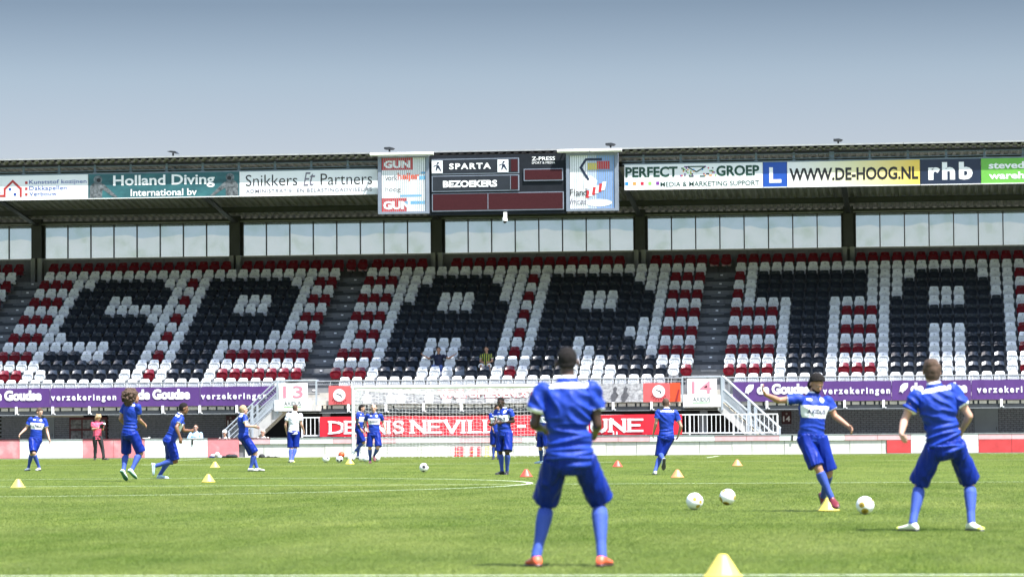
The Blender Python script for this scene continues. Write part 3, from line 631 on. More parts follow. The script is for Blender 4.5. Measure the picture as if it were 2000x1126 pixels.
# ------------------------------------------------------------------ scoreboard
t = thing('scoreboard', 'dark scoreboard hanging under the middle of the roof edge reading SPARTA and BEZOEKERS', 'scoreboard', (.43, 60.6, 9.1))
HOUS = mat('scoreboard_housing', (.014,.017,.022), .8, .2, 3, spec=.15); FR = mat('grey_blue_frame', (.20,.23,.28), .4, .12); LED = mat('maroon_led_panel', (.050,.014,.017), .9, .25, 30, spec=.1)
bx('housing', HOUS, t, -2.17, 3.02, 60.30, 60.56, 9.05, 11.30)
SLATE = mat('slate_panel', (.024,.029,.037), .8, .15, spec=.15)
def framed(nm, x0, x1, z0, z1, m, d=.05):
    bx('frame', FR, t, x0, x1, 60.30-d, 60.298, z0, z1); bx(nm, m, t, x0+.035, x1-.035, 60.30-d-.008, 60.30-d-.001, z0+.04, z1-.03)
framed('name_panel', -2.065, 1.25, 10.575, 11.16, SLATE, .08); framed('name_panel', -2.065, 1.25, 9.925, 10.53, SLATE, .08)
framed('led_strip', -2.07, 2.93, 9.185, 9.865, LED); framed('led_panel', 1.425, 2.91, 10.28, 10.735, LED)
bx('led_digit', LED, t, .95, 1.20, 60.205, 60.211, 10.65, 11.10); bx('led_digit', LED, t, .95, 1.20, 60.205, 60.211, 9.98, 10.47)
bx('divider', FR, t, .05, .075, 60.235, 60.241, 9.24, 9.83); bx('divider', FR, t, .915, .935, 60.205, 60.211, 9.97, 10.49)
for cx in (-1.855, .645):
    c = bx('crest_plate', OFFW, t, cx-.205, cx+.205, 60.200, 60.211, 10.63, 11.10)
    for pts in ([(-.03,10.95),(.06,10.98),(.08,11.05),(.0,11.04)], [(-.07,10.72),(-.02,10.72),(.05,10.90),(.0,10.96),(-.03,10.9)], [(.0,10.86),(.13,10.70),(.16,10.72),(.06,10.94)], [(-.13,10.86),(-.02,10.92),(-.02,10.95),(-.15,10.90)]):
        poly('crest_figure', NAVY, t, [(cx+x, z) for x, z in pts], 60.194)
text('SPARTA', -1.40, .19, 10.76, 10.99, 60.20, LETTER, t, bold=.035, space=1.25)
text('BEZOEKERS', -1.64, .42, 10.08, 10.34, 60.20, LETTER, t, bold=.045)
text('Z-PRESS', 1.73, 2.61, 11.045, 11.19, 60.285, LETTER, t, bold=.015); text('SPORT & MEDIA', 1.73, 2.61, 10.92, 11.0, 60.285, LETTER, t, bold=.0)
def trivision(lab, x0, x1, z0, z1, n, m_sl):
    t = thing('slatted_sign', lab, 'sign', ((x0+x1)/2, 60.5, z0))
    b = MB(); b.box(x0, x0+.13, 60.22, 60.5, z0, z1); b.box(x1-.13, x1, 60.22, 60.5, z0, z1); b.box(x0+.13, x1-.13, 60.22, 60.5, z0, z0+.09); b.box(x0+.13, x1-.13, 60.22, 60.5, z1-.09, z1); b.box(x0+.13, x1-.13, 60.42, 60.5, z0+.09, z1-.09)
    b.build('frame', FR, t)
    a, b_ = x0+.14, x1-.14; w_ = (b_-a)/n
    for i in range(n):
        xa = a+i*w_; mb = MB(); k = .012+.016*i/n
        mb.prism_pts = None
        mb.add([(xa+k/2, 60.262, z0+.09), (xa+w_-k/2, 60.262, z0+.09), (xa+w_/2, 60.32, z0+.09), (xa+k/2, 60.262, z1-.09), (xa+w_-k/2, 60.262, z1-.09), (xa+w_/2, 60.32, z1-.09)], [(0,1,4,3),(1,2,5,4),(2,0,3,5),(0,2,1),(3,4,5)])
        mb.build('slat', m_sl[i], t)
    return t, a, w_
t, a_, w_ = trivision('white slatted sign with two red GUN blocks left of the scoreboard', -4.13, -2.175, 9.12, 11.33, 21, [OFFW]*21)
def clipped(nm, m, t, x0, x1, z0, z1, a_, w_, y=60.260, n=21):   # printed area broken at every slat joint
    mb = MB()
    for i in range(n):
        xa, xb = max(x0, a_+i*w_+.010), min(x1, a_+(i+1)*w_-.010)
        if xb > xa+.005: mb.add([(xa,y,z0),(xb,y,z0),(xb,y,z1),(xa,y,z1)], [(0,1,2,3)])
    mb.build(nm, m, t)
REDS = mat('sign_red', (.48,.03,.035), .5, .1); LB = mat('light_blue_print', (.12,.38,.62), .5, .2, 8)
clipped('red_block', REDS, t, -3.99, -2.80, 10.78, 11.24, a_, w_); clipped('red_block', REDS, t, -3.99, -3.05, 9.21, 9.72, a_, w_)
def grooves(t, a_, w_, n, z0, z1):
    for i in range(1, n): bx('groove_strip', GREYST, t, a_+i*w_-.009, a_+i*w_+.009, 60.2545, 60.2555, z0, z1)
text('GUN', -3.90, -2.90, 10.85, 11.14, 60.257, LETTER, t, bold=.05); text('GUN', -3.94, -2.90, 9.29, 9.61, 60.257, LETTER, t, bold=.05)
text('vork', -3.86, -3.38, 10.38, 10.60, 60.258, BLACK, t); text('heijer', -3.38, -2.56, 10.33, 10.68, 60.257, mat('orange_red_print', (.62,.08,.03)), t, bold=.03)
text('hoog', -3.85, -3.28, 9.92, 10.13, 60.258, BLACK, t)
for (x0, x1, z0, z1) in ((-2.55,-2.32,10.4,10.55), (-3.3,-2.45,9.76,9.84), (-3.1,-2.35,9.48,9.60), (-2.5,-2.3,10.62,10.7)): clipped('blue_mark', LB, t, x0, x1, z0, z1, a_, w_, 60.259)
grooves(t, a_, w_, 21, 9.21, 11.24)
bsl = mat('sky_blue_print', (.20,.34,.62), .5, .1)
t, a_, w_ = trivision('slatted sign with blue hexagon and words Flan Incas right of the scoreboard', 3.03, 4.985, 9.12, 11.29, 20, [OFFW]*8+[mat('pale_blue_print', (.48,.56,.72))]*4+[bsl]*8)
for k, (p, q) in enumerate((((3.58,10.75),(3.78,11.05)), ((3.78,11.05),(4.35,11.05)), ((3.58,10.75),(3.86,10.30)))):
    p = Vector(p); q = Vector(q); d = (q-p).normalized(); n_ = Vector((-d.y, d.x))*.045; p -= d*.03; q += d*.03
    poly('hexagon_side', NAVY, t, [tuple(p-n_), tuple(q-n_), tuple(q+n_), tuple(p+n_)], 60.252-.001*k)
clipped('yellow_red_mark', mat('yellow_print', (.6,.5,.1)), t, 3.85, 4.25, 10.66, 10.92, a_, w_, 60.250, 20); clipped('yellow_red_mark', REDS, t, 4.2, 4.66, 10.68, 10.98, a_, w_, 60.249, 20)
poly('white_oval', OFFW, t, [(4.25+.5*math.cos(i*.393), 9.42+.14*math.sin(i*.393)) for i in range(16)], 60.255)
for k in range(6): poly('red_white_stripe', REDS if k % 2 == 0 else OFFW, t, [(3.75+k*.12,9.62+k*.05),(3.88+k*.12,9.60+k*.06),(3.94+k*.12,9.86+k*.07),(3.80+k*.12,9.90+k*.06)], 60.251-.0006*k)
poly('white_shape', OFFW, t, [(3.7,9.98),(4.1,9.9),(4.2,10.25),(3.95,10.45),(3.72,10.32)], 60.253)
text('Flan', 3.17, 3.66, 9.69, 9.95, 60.246, BLACK, t); text('d', 3.68, 3.80, 9.69, 9.95, 60.246, BLACK, t)
text('Incas', 3.16, 3.80, 9.37, 9.60, 60.246, GREYP, t, shear=.3)
grooves(t, a_, w_, 20, 9.21, 11.20)
for (x0, x1, lab) in ((-4.40,-3.20,'first'), (-3.17,-1.975,'second'), (2.72,3.93,'third'), (3.96,5.15,'fourth')):
    where = {'first': 'outer white light bar above the red GUN sign', 'second': 'inner white light bar above the red GUN sign', 'third': 'inner white light bar above the blue hexagon sign', 'fourth': 'outer white light bar above the blue hexagon sign'}[lab]
    l = thing('light_bar', where, 'light bar', ((x0+x1)/2, 60.2, 11.36), 'light bars above the slatted signs')
    b = MB(); zt = 11.385; b.prismx([(60.02,zt-.03),(60.05,zt-.08),(60.15,zt-.08),(60.19,zt),(60.15,zt+.05),(60.05,zt+.04)], x0, x1); b.build('housing', mat('lamp_housing', (.62,.62,.58), .4, .06), l)
    b = MB(); b.box(x0+.2, x0+.24, 60.05, 60.6, zt-.01, zt+.02); b.box(x1-.24, x1-.2, 60.05, 60.6, zt-.01, zt+.02); b.build('arm', GREYST, l)
t = thing('security_camera', 'white dome security camera hanging under the scoreboard', 'camera', (.71, 60.25, 9.1))
bx('bracket', WHITE, t, .66, .78, 60.15, 60.27, 8.93, 9.12)
b = MB(); prof = [(.055,8.93),(.085,8.90),(.10,8.84),(.10,8.78)]; n = 14
for (r0, z0), (r1, z1) in zip(prof, prof[1:]): b.tube((.71,60.15,z1), (.71,60.15,z0), r1, n, r1=r0)
b.build('housing', WHITE, t); b = MB(); b.tube((.71,60.15,8.70), (.71,60.15,8.779), .035, 14, r1=.085); b.build('dome', BLACK, t)
for x, w_, lab in ((-12.2,.42,'flat dark vent box on the roof edge above the teal diving board'), (-3.79,.36,'dark vent box on the roof edge above the red GUN sign'), (4.65,.36,'dark vent box on the roof edge above the blue hexagon sign'), (13.18,.34,'dark vent box on the roof edge above the yellow DE-HOOG board')):
    t = thing('roof_vent', lab, 'vent', (x, 60.8, 11.5), 'dark boxes on the roof edge')
    b = MB(); b.prism([(x-w_/2,11.62),(x+w_*.3,11.60),(x+w_/2,11.66),(x+w_*.1,11.70),(x-w_/2,11.69)] if w_ < .4 else [(x-w_/2,11.69),(x+w_*.2,11.62),(x+w_/2,11.60),(x+w_*.3,11.69),(x-w_*.1,11.71)], 60.7, 61.1); b.build('cover', DARK, t)
    b = MB(); b.box(x-.03, x+.03, 60.86, 60.92, 11.50, 11.63); b.build('leg', DARK, t)

# ------------------------------------------------------------------ front railing, banners
rl = thing('front_railing', 'grey steel railing along the front edge of the seating terrace', 'railing', (0, 60.4, 1.9))
for (a, b_) in ((X0, -7.75), (-6.85, 7.45), (8.75, X1)):
    MB().tube((a, 60.4, 2.845), (b_, 60.4, 2.845), .024, 8).build('top_rail', GREYST, rl)
    MB().tube((a, 60.4, 2.715), (b_, 60.4, 2.715), .010, 6).build('wire_rail', GREYST, rl)
    x = a+.3
    while x < b_:
        bx('post', GREYST, rl, x-.02, x+.02, 60.38, 60.42, 1.9, 2.84); x += 1.433
    mesh_ = MB(); x = a
    while x < b_-.1:      # diagonal mesh infill in front of the first seats
        mesh_.tube((x, 60.42, 2.70), (x+.08, 60.42, 2.84), .0035, 3); mesh_.tube((x+.08, 60.42, 2.70), (x, 60.42, 2.84), .0035, 3); x += .08
    tag(mesh_.build('mesh_infill', GREYST, rl), kind='stuff')
YP = 60.22
def banner(label, x0, x1, m, z0=1.945, z1=2.675, nm='advertising_banner', cat='banner'):
    t = thing(nm, label, cat, ((x0+x1)/2, YP, z0)); b = MB(); n = int((x1-x0)/.25)+1
    for i in range(n+1):
        x = x0+(x1-x0)*i/n; b.v += [(x, YP+.006*math.sin(i*1.7), z0+.006*math.sin(i*.9)), (x, YP+.006*math.sin(i*2.1+1), z1+.005*math.sin(i*1.3))]
    b.f = [(2*i, 2*i+2, 2*i+3, 2*i+1) for i in range(n)]; b.m = [0]*n; b.build('cloth', m, t)
    c = MB(); c.box(x0, x1, YP+.02, YP+.024, z0+.01, z1-.01); c.build('backing', m, t)
    for i in range(0, n+1, 4):
        x = min(x0+(x1-x0)*i/n+.05, x1-.05); b = MB(); b.tube((x, YP-.012, z1-.02), (x, YP+.15, z1+.15), .004, 4); b.build('tie', WHITE, t)
    return t
def words(t, segs):
    for s_, a, b_ in segs:
        if s_ == 'de Goudse': text(s_, a, b_, 2.20, 2.60, YP-.02, LETTER, t, bold=.055, space=.95)
        else: text(s_, a, b_, 2.125, 2.44, YP-.02, LETTER, t, bold=.035, space=1.45)
def leaf(t, x):
    for k, (dx, fl) in enumerate(((0,1), (.12,.9))):
        poly('leaf_logo', LETTER, t, [(x+.02+dx,2.28),(x+.10+dx,2.30),(x+.20+dx,2.42),(x+.25+dx*.7,2.58),(x+.16+dx*.4,2.57),(x+.05+dx,2.46)], YP-.02-.001*k)
    poly('leaf_logo', LETTER, t, [(x-.02,2.24),(x+.05,2.27),(x+.12,2.24),(x+.13,2.19),(x+.16,2.28),(x+.1,2.34)], YP-.024)
LP = 'purple banner reading de Goudse verzekeringen '
t = banner(LP+'at the far left of the terrace front', -22.5, -16.885, PURPLE); words(t, [('de Goudse', -19.245, -17.2)]); leaf(t, -19.7)
t = banner('purple banner behind the curly haired player with words verzekeringen and de Goudse', -16.87, -11.03, PURPLE); words(t, [('verzekeringen', -16.83, -14.28), ('de Goudse', -13.44, -11.40)]); leaf(t, -13.88)
t = banner('purple banner reading verzekeringen just left of the stair at sign 13', -11.015, -8.05, PURPLE); words(t, [('verzekeringen', -10.98, -8.44)])
t = banner('purple banner right of the stair at sign 14 behind the kicking player', 9.2, 15.05, PURPLE); words(t, [('de Goudse', 10.09, 12.05), ('verzekeringen', 12.53, 15.0)]); leaf(t, 9.64)
t = banner('purple banner with leaf logo behind the head of the waiting player', 15.065, 17.96, PURPLE); words(t, [('de Goudse', 15.75, 17.83)]); leaf(t, 15.33)
t = banner('purple banner reading verzekeringen at the far right end of the terrace front', 17.975, 23.5, PURPLE); words(t, [('verzekeringen', 18.18, 20.65)])
PHOTO = mat('grey_crowd_print', (.55,.55,.55), .6, .8, 5.5, c2=(.13,.13,.135), stretch=(1.3,1,2.2))
t = banner('black and white crowd photo banner reading WALL OF LEGENDS behind the goal', -5.15, 5.85, PHOTO, 1.96, 2.66)
text('WALL OF LEGENDS &', -1.90, 1.95, 2.15, 2.47, YP-.018, RED, t, bold=.085); text('WALL OF LEGENDS &', -1.88, 1.93, 2.17, 2.45, YP-.024, LETTER, t, bold=.035)
for k in range(7):
    x = -4.6+k*.75+.2*math.sin(k*2.3); poly('pale_figure', mat('pale_figure_print', (.70,.70,.70), .6, .4, 6), t, [(x-.14,1.98),(x+.16,1.98),(x+.20,2.25),(x+.06,2.36),(x+.07,2.5),(x,2.56),(x-.07,2.5),(x-.06,2.36),(x-.18,2.24)], YP-.012)
for k in range(6):
    x = 2.6+k*.52+.12*math.sin(k*1.9); poly('dark_figure', mat('dark_figure_print', (.10,.10,.11), .6, .5, 8), t, [(x-.12,1.98),(x-.02,1.98),(x+.14,2.22),(x+.05,2.34),(x+.10,2.48),(x+.01,2.55),(x-.06,2.47),(x-.05,2.33),(x-.16,2.2)], YP-.012)
SALM = mat('sunfaded_red_print', (.60,.10,.10), .5, .12, 3)
def crestpanel(lab, x0, x1, cx, cz):
    t = banner(lab, x0, x1, SALM, 1.955, 2.665, 'crest_banner', 'banner')
    disc('crest_disc', LETTER, t, cx, cz, .235, YP-.014, 24)
    poly('crest_runner', BLACK, t, [(cx-.10,cz+.07),(cx-.02,cz+.045),(cx+.09,cz-.0),(cx+.10,cz-.09),(cx+.06,cz-.09),(cx+.05,cz-.02),(cx-.04,cz+.02),(cx-.12,cz+.05)], YP-.020)
    for k in range(7):
        a = R(215+k*18); x, z = cx+.30*math.cos(a), cz+.30*math.sin(a)
        poly('crest_letter', mat('dark_red_print', (.28,.01,.015)), t, [(x-.022,z-.022),(x+.022,z-.022),(x+.022,z+.022),(x-.022,z+.022)], YP-.014)
crestpanel('faded red banner with round white crest beside sign 13', -6.06, -5.165, -5.65, 2.31)
crestpanel('faded red banner with round white crest left of sign 14', 5.86, 6.84, 6.44, 2.35)
t = banner('narrow orange red banner between the crest banner and sign 14', 6.85, 7.25, mat('orange_red_banner', (.62,.07,.02), .5, .1), 1.96, 2.665)
poly('dark_diagonal', mat('dark_red_print', (.28,.01,.015)), t, [(7.05,1.98),(7.12,1.98),(7.22,2.40),(7.17,2.42)], YP-.014)

# ------------------------------------------------------------------ block signs and stairs
STW = mat('pale_blue_steel', (.36,.40,.43), .4, .1, 4)
def block_sign(num, *v):
    q = .9944; x0, x1, u0, u1, nx0, nx1 = (16.908+(a-16.908)*q for a in v[:6]); zlo, zmid, zhi = (1.1+(a-1.1)*q for a in v[6:])
    t = thing('block_sign', 'white sign with pink number %s and AXIDUS at the %s stair landing' % (num, 'left' if num == '13' else 'right'), 'sign', ((x0+x1)/2, 59.25, zlo))
    bx('lower_board', WHITE, t, x0, x1, 59.20, 59.23, zlo, zmid); bx('upper_board', WHITE, t, u0, u1, 59.205, 59.235, zmid+.003, zhi)
    text(num, nx0, nx1, zmid+.07, zhi-.10, 59.197, mat('faded_pink_number', (.62,.22,.28)), t, bold=.008)
    c = (x0+x1)/2; text('AXIDUS', c-.33, c+.31, zlo+.20, zlo+.355, 59.192, mat('green_black_print', (.01,.03,.02)), t, bold=.0)
    poly('underline', mat('leaf_green_print', (.12,.45,.05)), t, [(c-.34,zlo+.14),(c+.32,zlo+.14),(c+.32,zlo+.165),(c-.34,zlo+.165)], 59.195)
    return t
block_sign('13', -8.07, -6.665, -7.91, -6.80, -7.74, -6.98, 1.73, 2.145, 2.775)
block_sign('14', 7.38, 8.765, 7.54, 8.63, 7.70, 8.44, 1.765, 2.19, 2.805)
def stair(lab, xt, sx, side):
    # landing end at xt, flight descends towards sx
    t = thing('steel_staircase', lab, 'staircase', (xt, 59.6, 0))
    def P(u, z, y): return (xt+sx*u, y, z)
    L, top, bot = 2.13, 1.95, .05
    slope = 1.0
    a, b_ = sorted((xt-sx*1.45, xt)); bx('landing_floor', CONC, t, a, b_, 59.30, 60.29, 1.72, 1.95)
    for y in (59.30, 60.1):
        m_ = MB(); pr = [(xt+sx*0, 1.95), (xt+sx*2.0, .1), (xt+sx*2.0, -.02), (xt+sx*1.65, -.02), (xt-sx*.15, 1.64), (xt-sx*.15, 1.72), (xt, 1.72)]
        m_.prism(pr if sx < 0 else pr[::-1], y, y+.09); m_.build('stringer', TAN if y > 60 else CONC, t)
    for k in range(10):
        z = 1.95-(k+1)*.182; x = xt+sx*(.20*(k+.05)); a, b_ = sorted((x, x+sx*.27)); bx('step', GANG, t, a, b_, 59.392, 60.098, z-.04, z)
    for y in (59.26, 60.17):
        for zo, r in ((1.0, .028), (.52, .02), (.14, .02)):
            m_ = MB(); m_.tube(P(.02, 1.90+zo, y), P(2.12, -.05+zo if zo > .9 else max(.02, -.05+zo+.06), y), r, 8); m_.build('handrail' if zo == 1.0 else 'rail', STW, t)
        for u in (0.02, .98, 1.22, 2.08):
            m_ = MB(); zt = 1.90+1.0-u*.93; m_.box(xt+sx*u-.035, xt+sx*u+.035, y-.03, y+.03, max(-.02, zt-1.25), zt-.01); m_.build('post', STW, t)
        m_ = MB(); st = .075; k = 0     # expanded-metal infill between the rails
        n = int(2.1/st)
        for i in range(-14, n+14):
            for sg in (1, -1):
                u0 = i*st; pts = []
                # line z = zc + sg*(u-u0)*1.1 clipped to the sloped band
                for band in (.16, .97):
                    # 1.90+band-.93u = 1.9+.16-.93*u0' + sg*1.1*(u-u0)
                    base = 1.90+.16-.93*u0
                    den = sg*1.15+.93
                    if abs(den) < 1e-3: pts = []; break
                    u = (1.90+band-base+sg*1.15*u0)/den; pts.append((u, 1.90+band-.93*u))
                if len(pts) == 2:
                    (ua, za), (ub, zb) = pts
                    if ua > ub: ua, za, ub, zb = ub, zb, ua, za
                    if ub <= .03 or ua >= 2.1: continue
                    if ua < .03: za += (zb-za)*(.03-ua)/(ub-ua); ua = .03
                    if ub > 2.1: zb = za+(zb-za)*(2.1-ua)/(ub-ua); ub = 2.1
                    if min(za, zb) > -.05 and abs(ub-ua) < 2: m_.tube(P(ua, za, y), P(ub, zb, y), .0045, 3)
        tag(m_.build('mesh_infill', STW, t), kind='stuff')
    for x_ in (xt-sx*1.45, xt-sx*.02):
        m_ = MB(); m_.box(x_-.03, x_+.03, 59.30, 59.36, 1.95, 2.84); m_.build('post', STW, t)
    m_ = MB(); m_.tube((xt-sx*1.47, 59.33, 2.86), (xt, 59.33, 2.86), .026, 8); m_.build('handrail', STW, t)
    return t
stair('pale steel staircase with mesh sides descending to the left from sign 13', -7.81, -1, 0)
stair('pale steel staircase with mesh sides descending to the right from sign 14', 8.845, 1, 0)

# railing behind the perimeter wall with the red name banner
fr = thing('pitch_railing', 'white barred railing behind the perimeter wall', 'railing', (0, 58.4, .02))
for (a, b_) in ((-6.72, 10.95),):
    for z in (.80, 1.47): MB().box(a, b_, 58.38, 58.42, z-.022, z+.022).build('rail', WHITE, fr)
    x = a
    while x <= b_+.01:
        k = round((x-a)/.1605); wv = .03 if k % 10 == 0 else .012
        bx('post' if wv > .02 else 'bar', WHITE, fr, x-wv, x+wv, 58.385, 58.415, .70 if wv > .02 else .822, 1.448); x += .1605
t = thing('name_banner', 'long red banner with white slab letters DENNIS NEVILLE-TRIBUNE', 'banner', (.7, 58.3, .75))
b = MB(); n = 60
for i in range(n+1):
    x = -6.03+13.48*i/n; b.v += [(x, 58.3+.008*math.sin(i*1.1), .755+.006*math.sin(i*.7)), (x, 58.3+.008*math.sin(i*1.5), 1.49+.008*math.sin(i*.5))]
b.f = [(2*i, 2*i+2, 2*i+3, 2*i+1) for i in range(n)]; b.m = [0]*n; b.build('cloth', mat('bright_red_banner', (.72,.012,.03), .5, .08, 2), t)
MB().box(-6.03, 7.45, 58.32, 58.33, .76, 1.48).build('backing', RED, t)
stroke_text('DENNIS', -5.68, -2.86, .845, 1.345, 58.28, LETTER, t); stroke_text('NEVILLE', -2.60, 1.20, .845, 1.345, 58.28, LETTER, t); stroke_text('TRIBUNE', 1.85, 6.03, .85, 1.35, 58.28, LETTER, t)
bx('dash', LETTER, t, 1.38, 1.68, 58.276, 58.279, 1.05, 1.14)

# ------------------------------------------------------------------ perimeter wall
pw = thing('perimeter_wall', 'low concrete wall with white and faded red boards behind the goal line', 'wall', (0, 57.7, 0))
edges = [-27.8,-25.5,-24.3,-23.1,-20.7,-19.6,-18.3,-17.328,-14.909,-13.733,-12.541,-10.146,-8.963,-7.783,-5.413,-4.25,-3.055,-.71,.46,1.624,4.0,5.16,6.312,8.685,9.839,11.026,13.393,14.571,15.765,18.18,19.364,20.55,22.9,24.1,25.3]
cols_ = ['W','P','P','W','P','P','P','W','P','P','W','P','P','W','P','P','W','P','P','W','P','P','W','P','P','W','P','P','W','P','P','W','P','P']
REDB = mat('red_board', (.58,.055,.06), .5, .2, 3)
WB = stained('white_board', (.80,.79,.78), (.45,.42,.36), .25, .5)
FB = stained('faded_board', (.66,.22,.24), (.74,.50,.50), .8, .5, 1.5, 1.5)
for a, b_, c in zip(edges, edges[1:], cols_):
    full = b_ < -8.9 or a > 15.7
    right = a > 15.7
    bx('upper_board' if not full or right else 'board', WB if c == 'W' else (PALEPINK if (a > -9.0) else FB), pw, a+.006, b_-.006, 57.655, 57.70, .505 if (not full or right) else .03, .70)
    if right: bx('lower_board', WB if c == 'W' else REDB, pw, a+.006, b_-.006, 57.66, 57.70, .03, .499)
    bx('top_rail', mat('dark_red_rail', (.12,.02,.03)) if c == 'P' and a < -8 else GREYST, pw, a+.004, b_-.004, 57.64, 57.76, .705, .735)
x = -8.75; random.seed(5)
while x < 14.9:
    L = random.choice([1.12, 1.18, .72, 1.15]); x1 = min(x+L, 14.89); bx('concrete_panel', stained('wall_concrete', (.60,.59,.54), (.30,.28,.24), .5, .8, 4.5, .35), pw, x+.008, x1-.008, 57.69+random.uniform(0,.008), 57.74, 0, .499); x = x1
    if x > 14.88: break
bx('lower_board', REDB, pw, 14.90, 15.76, 57.66, 57.70, .03, .499)
bx('core', CONCD, pw, -27.8, 25.3, 57.75, 57.85, 0, .70)
for x in (-10.72, 11.5): 
    t = thing('cable_stub', 'short black tape strip hanging over the perimeter wall ' + ('under the man in light blue' if x < 0 else 'near sign 14'), 'strip', (x, 57.64, .5)); bx('strip', BLACK, t, x-.03, x+.03, 57.625, 57.637, .50, .70)

# ------------------------------------------------------------------ goal
gl = thing('goal', 'white football goal with net in front of the perimeter wall', 'goal', (0, 52.5, 0))
for s_ in (-1, 1): MB().tube((3.72*s_, 52.5, 0), (3.72*s_, 52.5, 2.50), .06, 16).build('post', mat('goal_paint', (.80,.81,.81), .35, .05), gl)
MB().tube((-3.78, 52.5, 2.50), (3.78, 52.5, 2.50), .06, 16).build('crossbar', MATS['goal_paint'], gl)
for s_ in (-1, 1):
    MB().tube((3.78*s_, 54.3, 0), (3.78*s_, 54.3, 2.42), .022, 8).build('back_pole', GREYST, gl)
    MB().tube((3.72*s_, 52.5, 2.46), (3.78*s_, 54.3, 2.40), .008, 5).build('tension_cord', WHITE, gl)
net = MB(); rr = .0042
def sag(u, v): return .10*math.sin(math.pi*u)*(1-v)
nx_, nz_ = 61, 20
def backp(i, k):   # net back, hangs a little bowed
    u = i/nx_; v = k/nz_; return Vector((-3.72+7.44*u, 54.25+.10*math.sin(math.pi*v)+.015*math.sin(i*1.3+k), v*(2.40-.16*math.sin(math.pi*u))+.01*math.sin(i*2.1)))
for i in range(nx_+1):
    for k in range(nz_): net.tube(backp(i,k), backp(i,k+1)+Vector((.016*(1 if k % 2 else -1),0,0))*0, rr, 3)
for k in range(nz_+1):
    for i in range(nx_):
        off = Vector((0,0,.018*(1 if (i+k) % 2 else -1))); a = backp(i,k)+off; b_ = backp(i+1,k)-off; net.tube(a, b_, rr, 3)
for i in range(nx_+1):   # roof of the net
    a = Vector((-3.72+7.44*i/nx_, 52.52, 2.47)); b_ = backp(i, nz_); pr_ = a
    for k in range(1, 7):
        q = a.lerp(b_, k/6)-Vector((0,0,.10*math.sin(math.pi*k/6)*math.sin(math.pi*i/nx_))); net.tube(pr_, q, rr, 3); pr_ = q
for k in range(1, 14):
    for i in range(nx_):
        f = k/14; a = Vector((-3.72+7.44*i/nx_, 52.52, 2.47)).lerp(backp(i,nz_), f)-Vector((0,0,.10*math.sin(math.pi*f)*math.sin(math.pi*i/nx_)))
        b_ = Vector((-3.72+7.44*(i+1)/nx_, 52.52, 2.47)).lerp(backp(i+1,nz_), f)-Vector((0,0,.10*math.sin(math.pi*f)*math.sin(math.pi*(i+1)/nx_))); net.tube(a, b_, rr, 3)
for s_ in (-1, 1):       # side nets
    for j in range(0, 15):
        f = j/14; net.tube((3.72*s_, 52.52+1.75*f, 0), (3.72*s_, 52.52+1.75*f, 2.46-.05*f), rr, 3)
    for k in range(nz_+1): net.tube((3.72*s_, 52.52, 2.46*k/nz_), (3.72*s_, 54.27, 2.41*k/nz_), rr, 3)
tag(net.build('net', mat('net_cord', (.82,.82,.80), .7, .03), gl), kind='stuff')

# ------------------------------------------------------------------ balls, cones, equipment
def ball_mesh(base, p1, p2, seed):
    m = bpy.data.materials.new('ball_cover'); m.use_nodes = True; t = m.node_tree; n = t.nodes; b = n['Principled BSDF']; b.inputs['Roughness'].default_value = .35
    tc = n.new('ShaderNodeTexCoord'); vo = n.new('ShaderNodeTexVoronoi'); vo.inputs['Scale'].default_value = 8.2; vo.inputs['Randomness'].default_value = .75
    mp = n.new('ShaderNodeMapping'); mp.inputs['Location'].default_value = (seed, seed*2, 1); t.links.new(tc.outputs['Object'], mp.inputs[0]); t.links.new(mp.outputs[0], vo.inputs['Vector'])
    rp = n.new('ShaderNodeValToRGB'); rp.color_ramp.interpolation = 'CONSTANT'; e = rp.color_ramp.elements
    e[0].position = 0; e[0].color = (*p2, 1); e[1].position = .36; e[1].color = (*base, 1); k = e.new(.20); k.color = (*p1, 1)
    t.links.new(vo.outputs['Distance'], rp.inputs[0]); t.links.new(rp.outputs[0], b.inputs['Base Color'])
    bm = bmesh.new(); bmesh.ops.create_icosphere(bm, subdivisions=4, radius=.11)
    ico = bmesh.new(); bmesh.ops.create_icosphere(ico, subdivisions=1, radius=1); dirs = [v.co.normalized() for v in ico.verts]+[f.calc_center_median().normalized() for f in ico.faces]; ico.free()
    for v in bm.verts:        # welded seams between the panels
        d = v.co.normalized(); ds = sorted((d.angle(q) for q in dirs))[:2]; v.co = d*(.11-.0016*max(0, 1-(ds[1]-ds[0])/.07))
    me = bpy.data.meshes.new('ball_cover'); bm.to_mesh(me); bm.free(); me.materials.append(m); me.polygons.foreach_set('use_smooth', [True]*len(me.polygons)); return me
GOLD = (.42,.30,.05); DK = (.03,.03,.03)
balls = [((13.733,-18.796), GOLD, 3.3, 'white and gold football left of the pair near the pitch middle'), ((13.995,-16.349), GOLD, 6.1, 'white and gold football right of the pair near the pitch middle'),
 ((15.971,-21.198), GOLD, 1.2, 'white and gold football in front of the kicking player'), ((4.522,16.745), DK, 2.2, 'white and black football alone in front of the goal'),
 ((-2.159,39.184), DK, 4.5, 'leftmost white football of the group by the goalpost'), ((-1.557,38.25), DK, 5.2, 'second white football from the left in the group by the goalpost'),
 ((-1.678,40.9), DK, 7.4, 'white football just behind the pale cone by the goalpost'), ((-1.533,41.9), DK, 8.3, 'white football below the foot of the player at the goalpost'),
 ((-1.043,40.0), DK, 9.1, 'fourth football in the row left of the bald player'), ((-.90,41.2), DK, 2.9, 'white football nearest to the bald player')]
for (xy, c1, sd_, lab) in balls:
    me = ball_mesh((.80,.80,.79), c1, DK if c1 is DK else (.20,.13,.02), sd_); o = link('football', me, None, (xy[0], xy[1], .118)); tag(o, lab, 'football', 'footballs on the pitch'); o.rotation_euler = (sd_, sd_*1.7, sd_*.6)
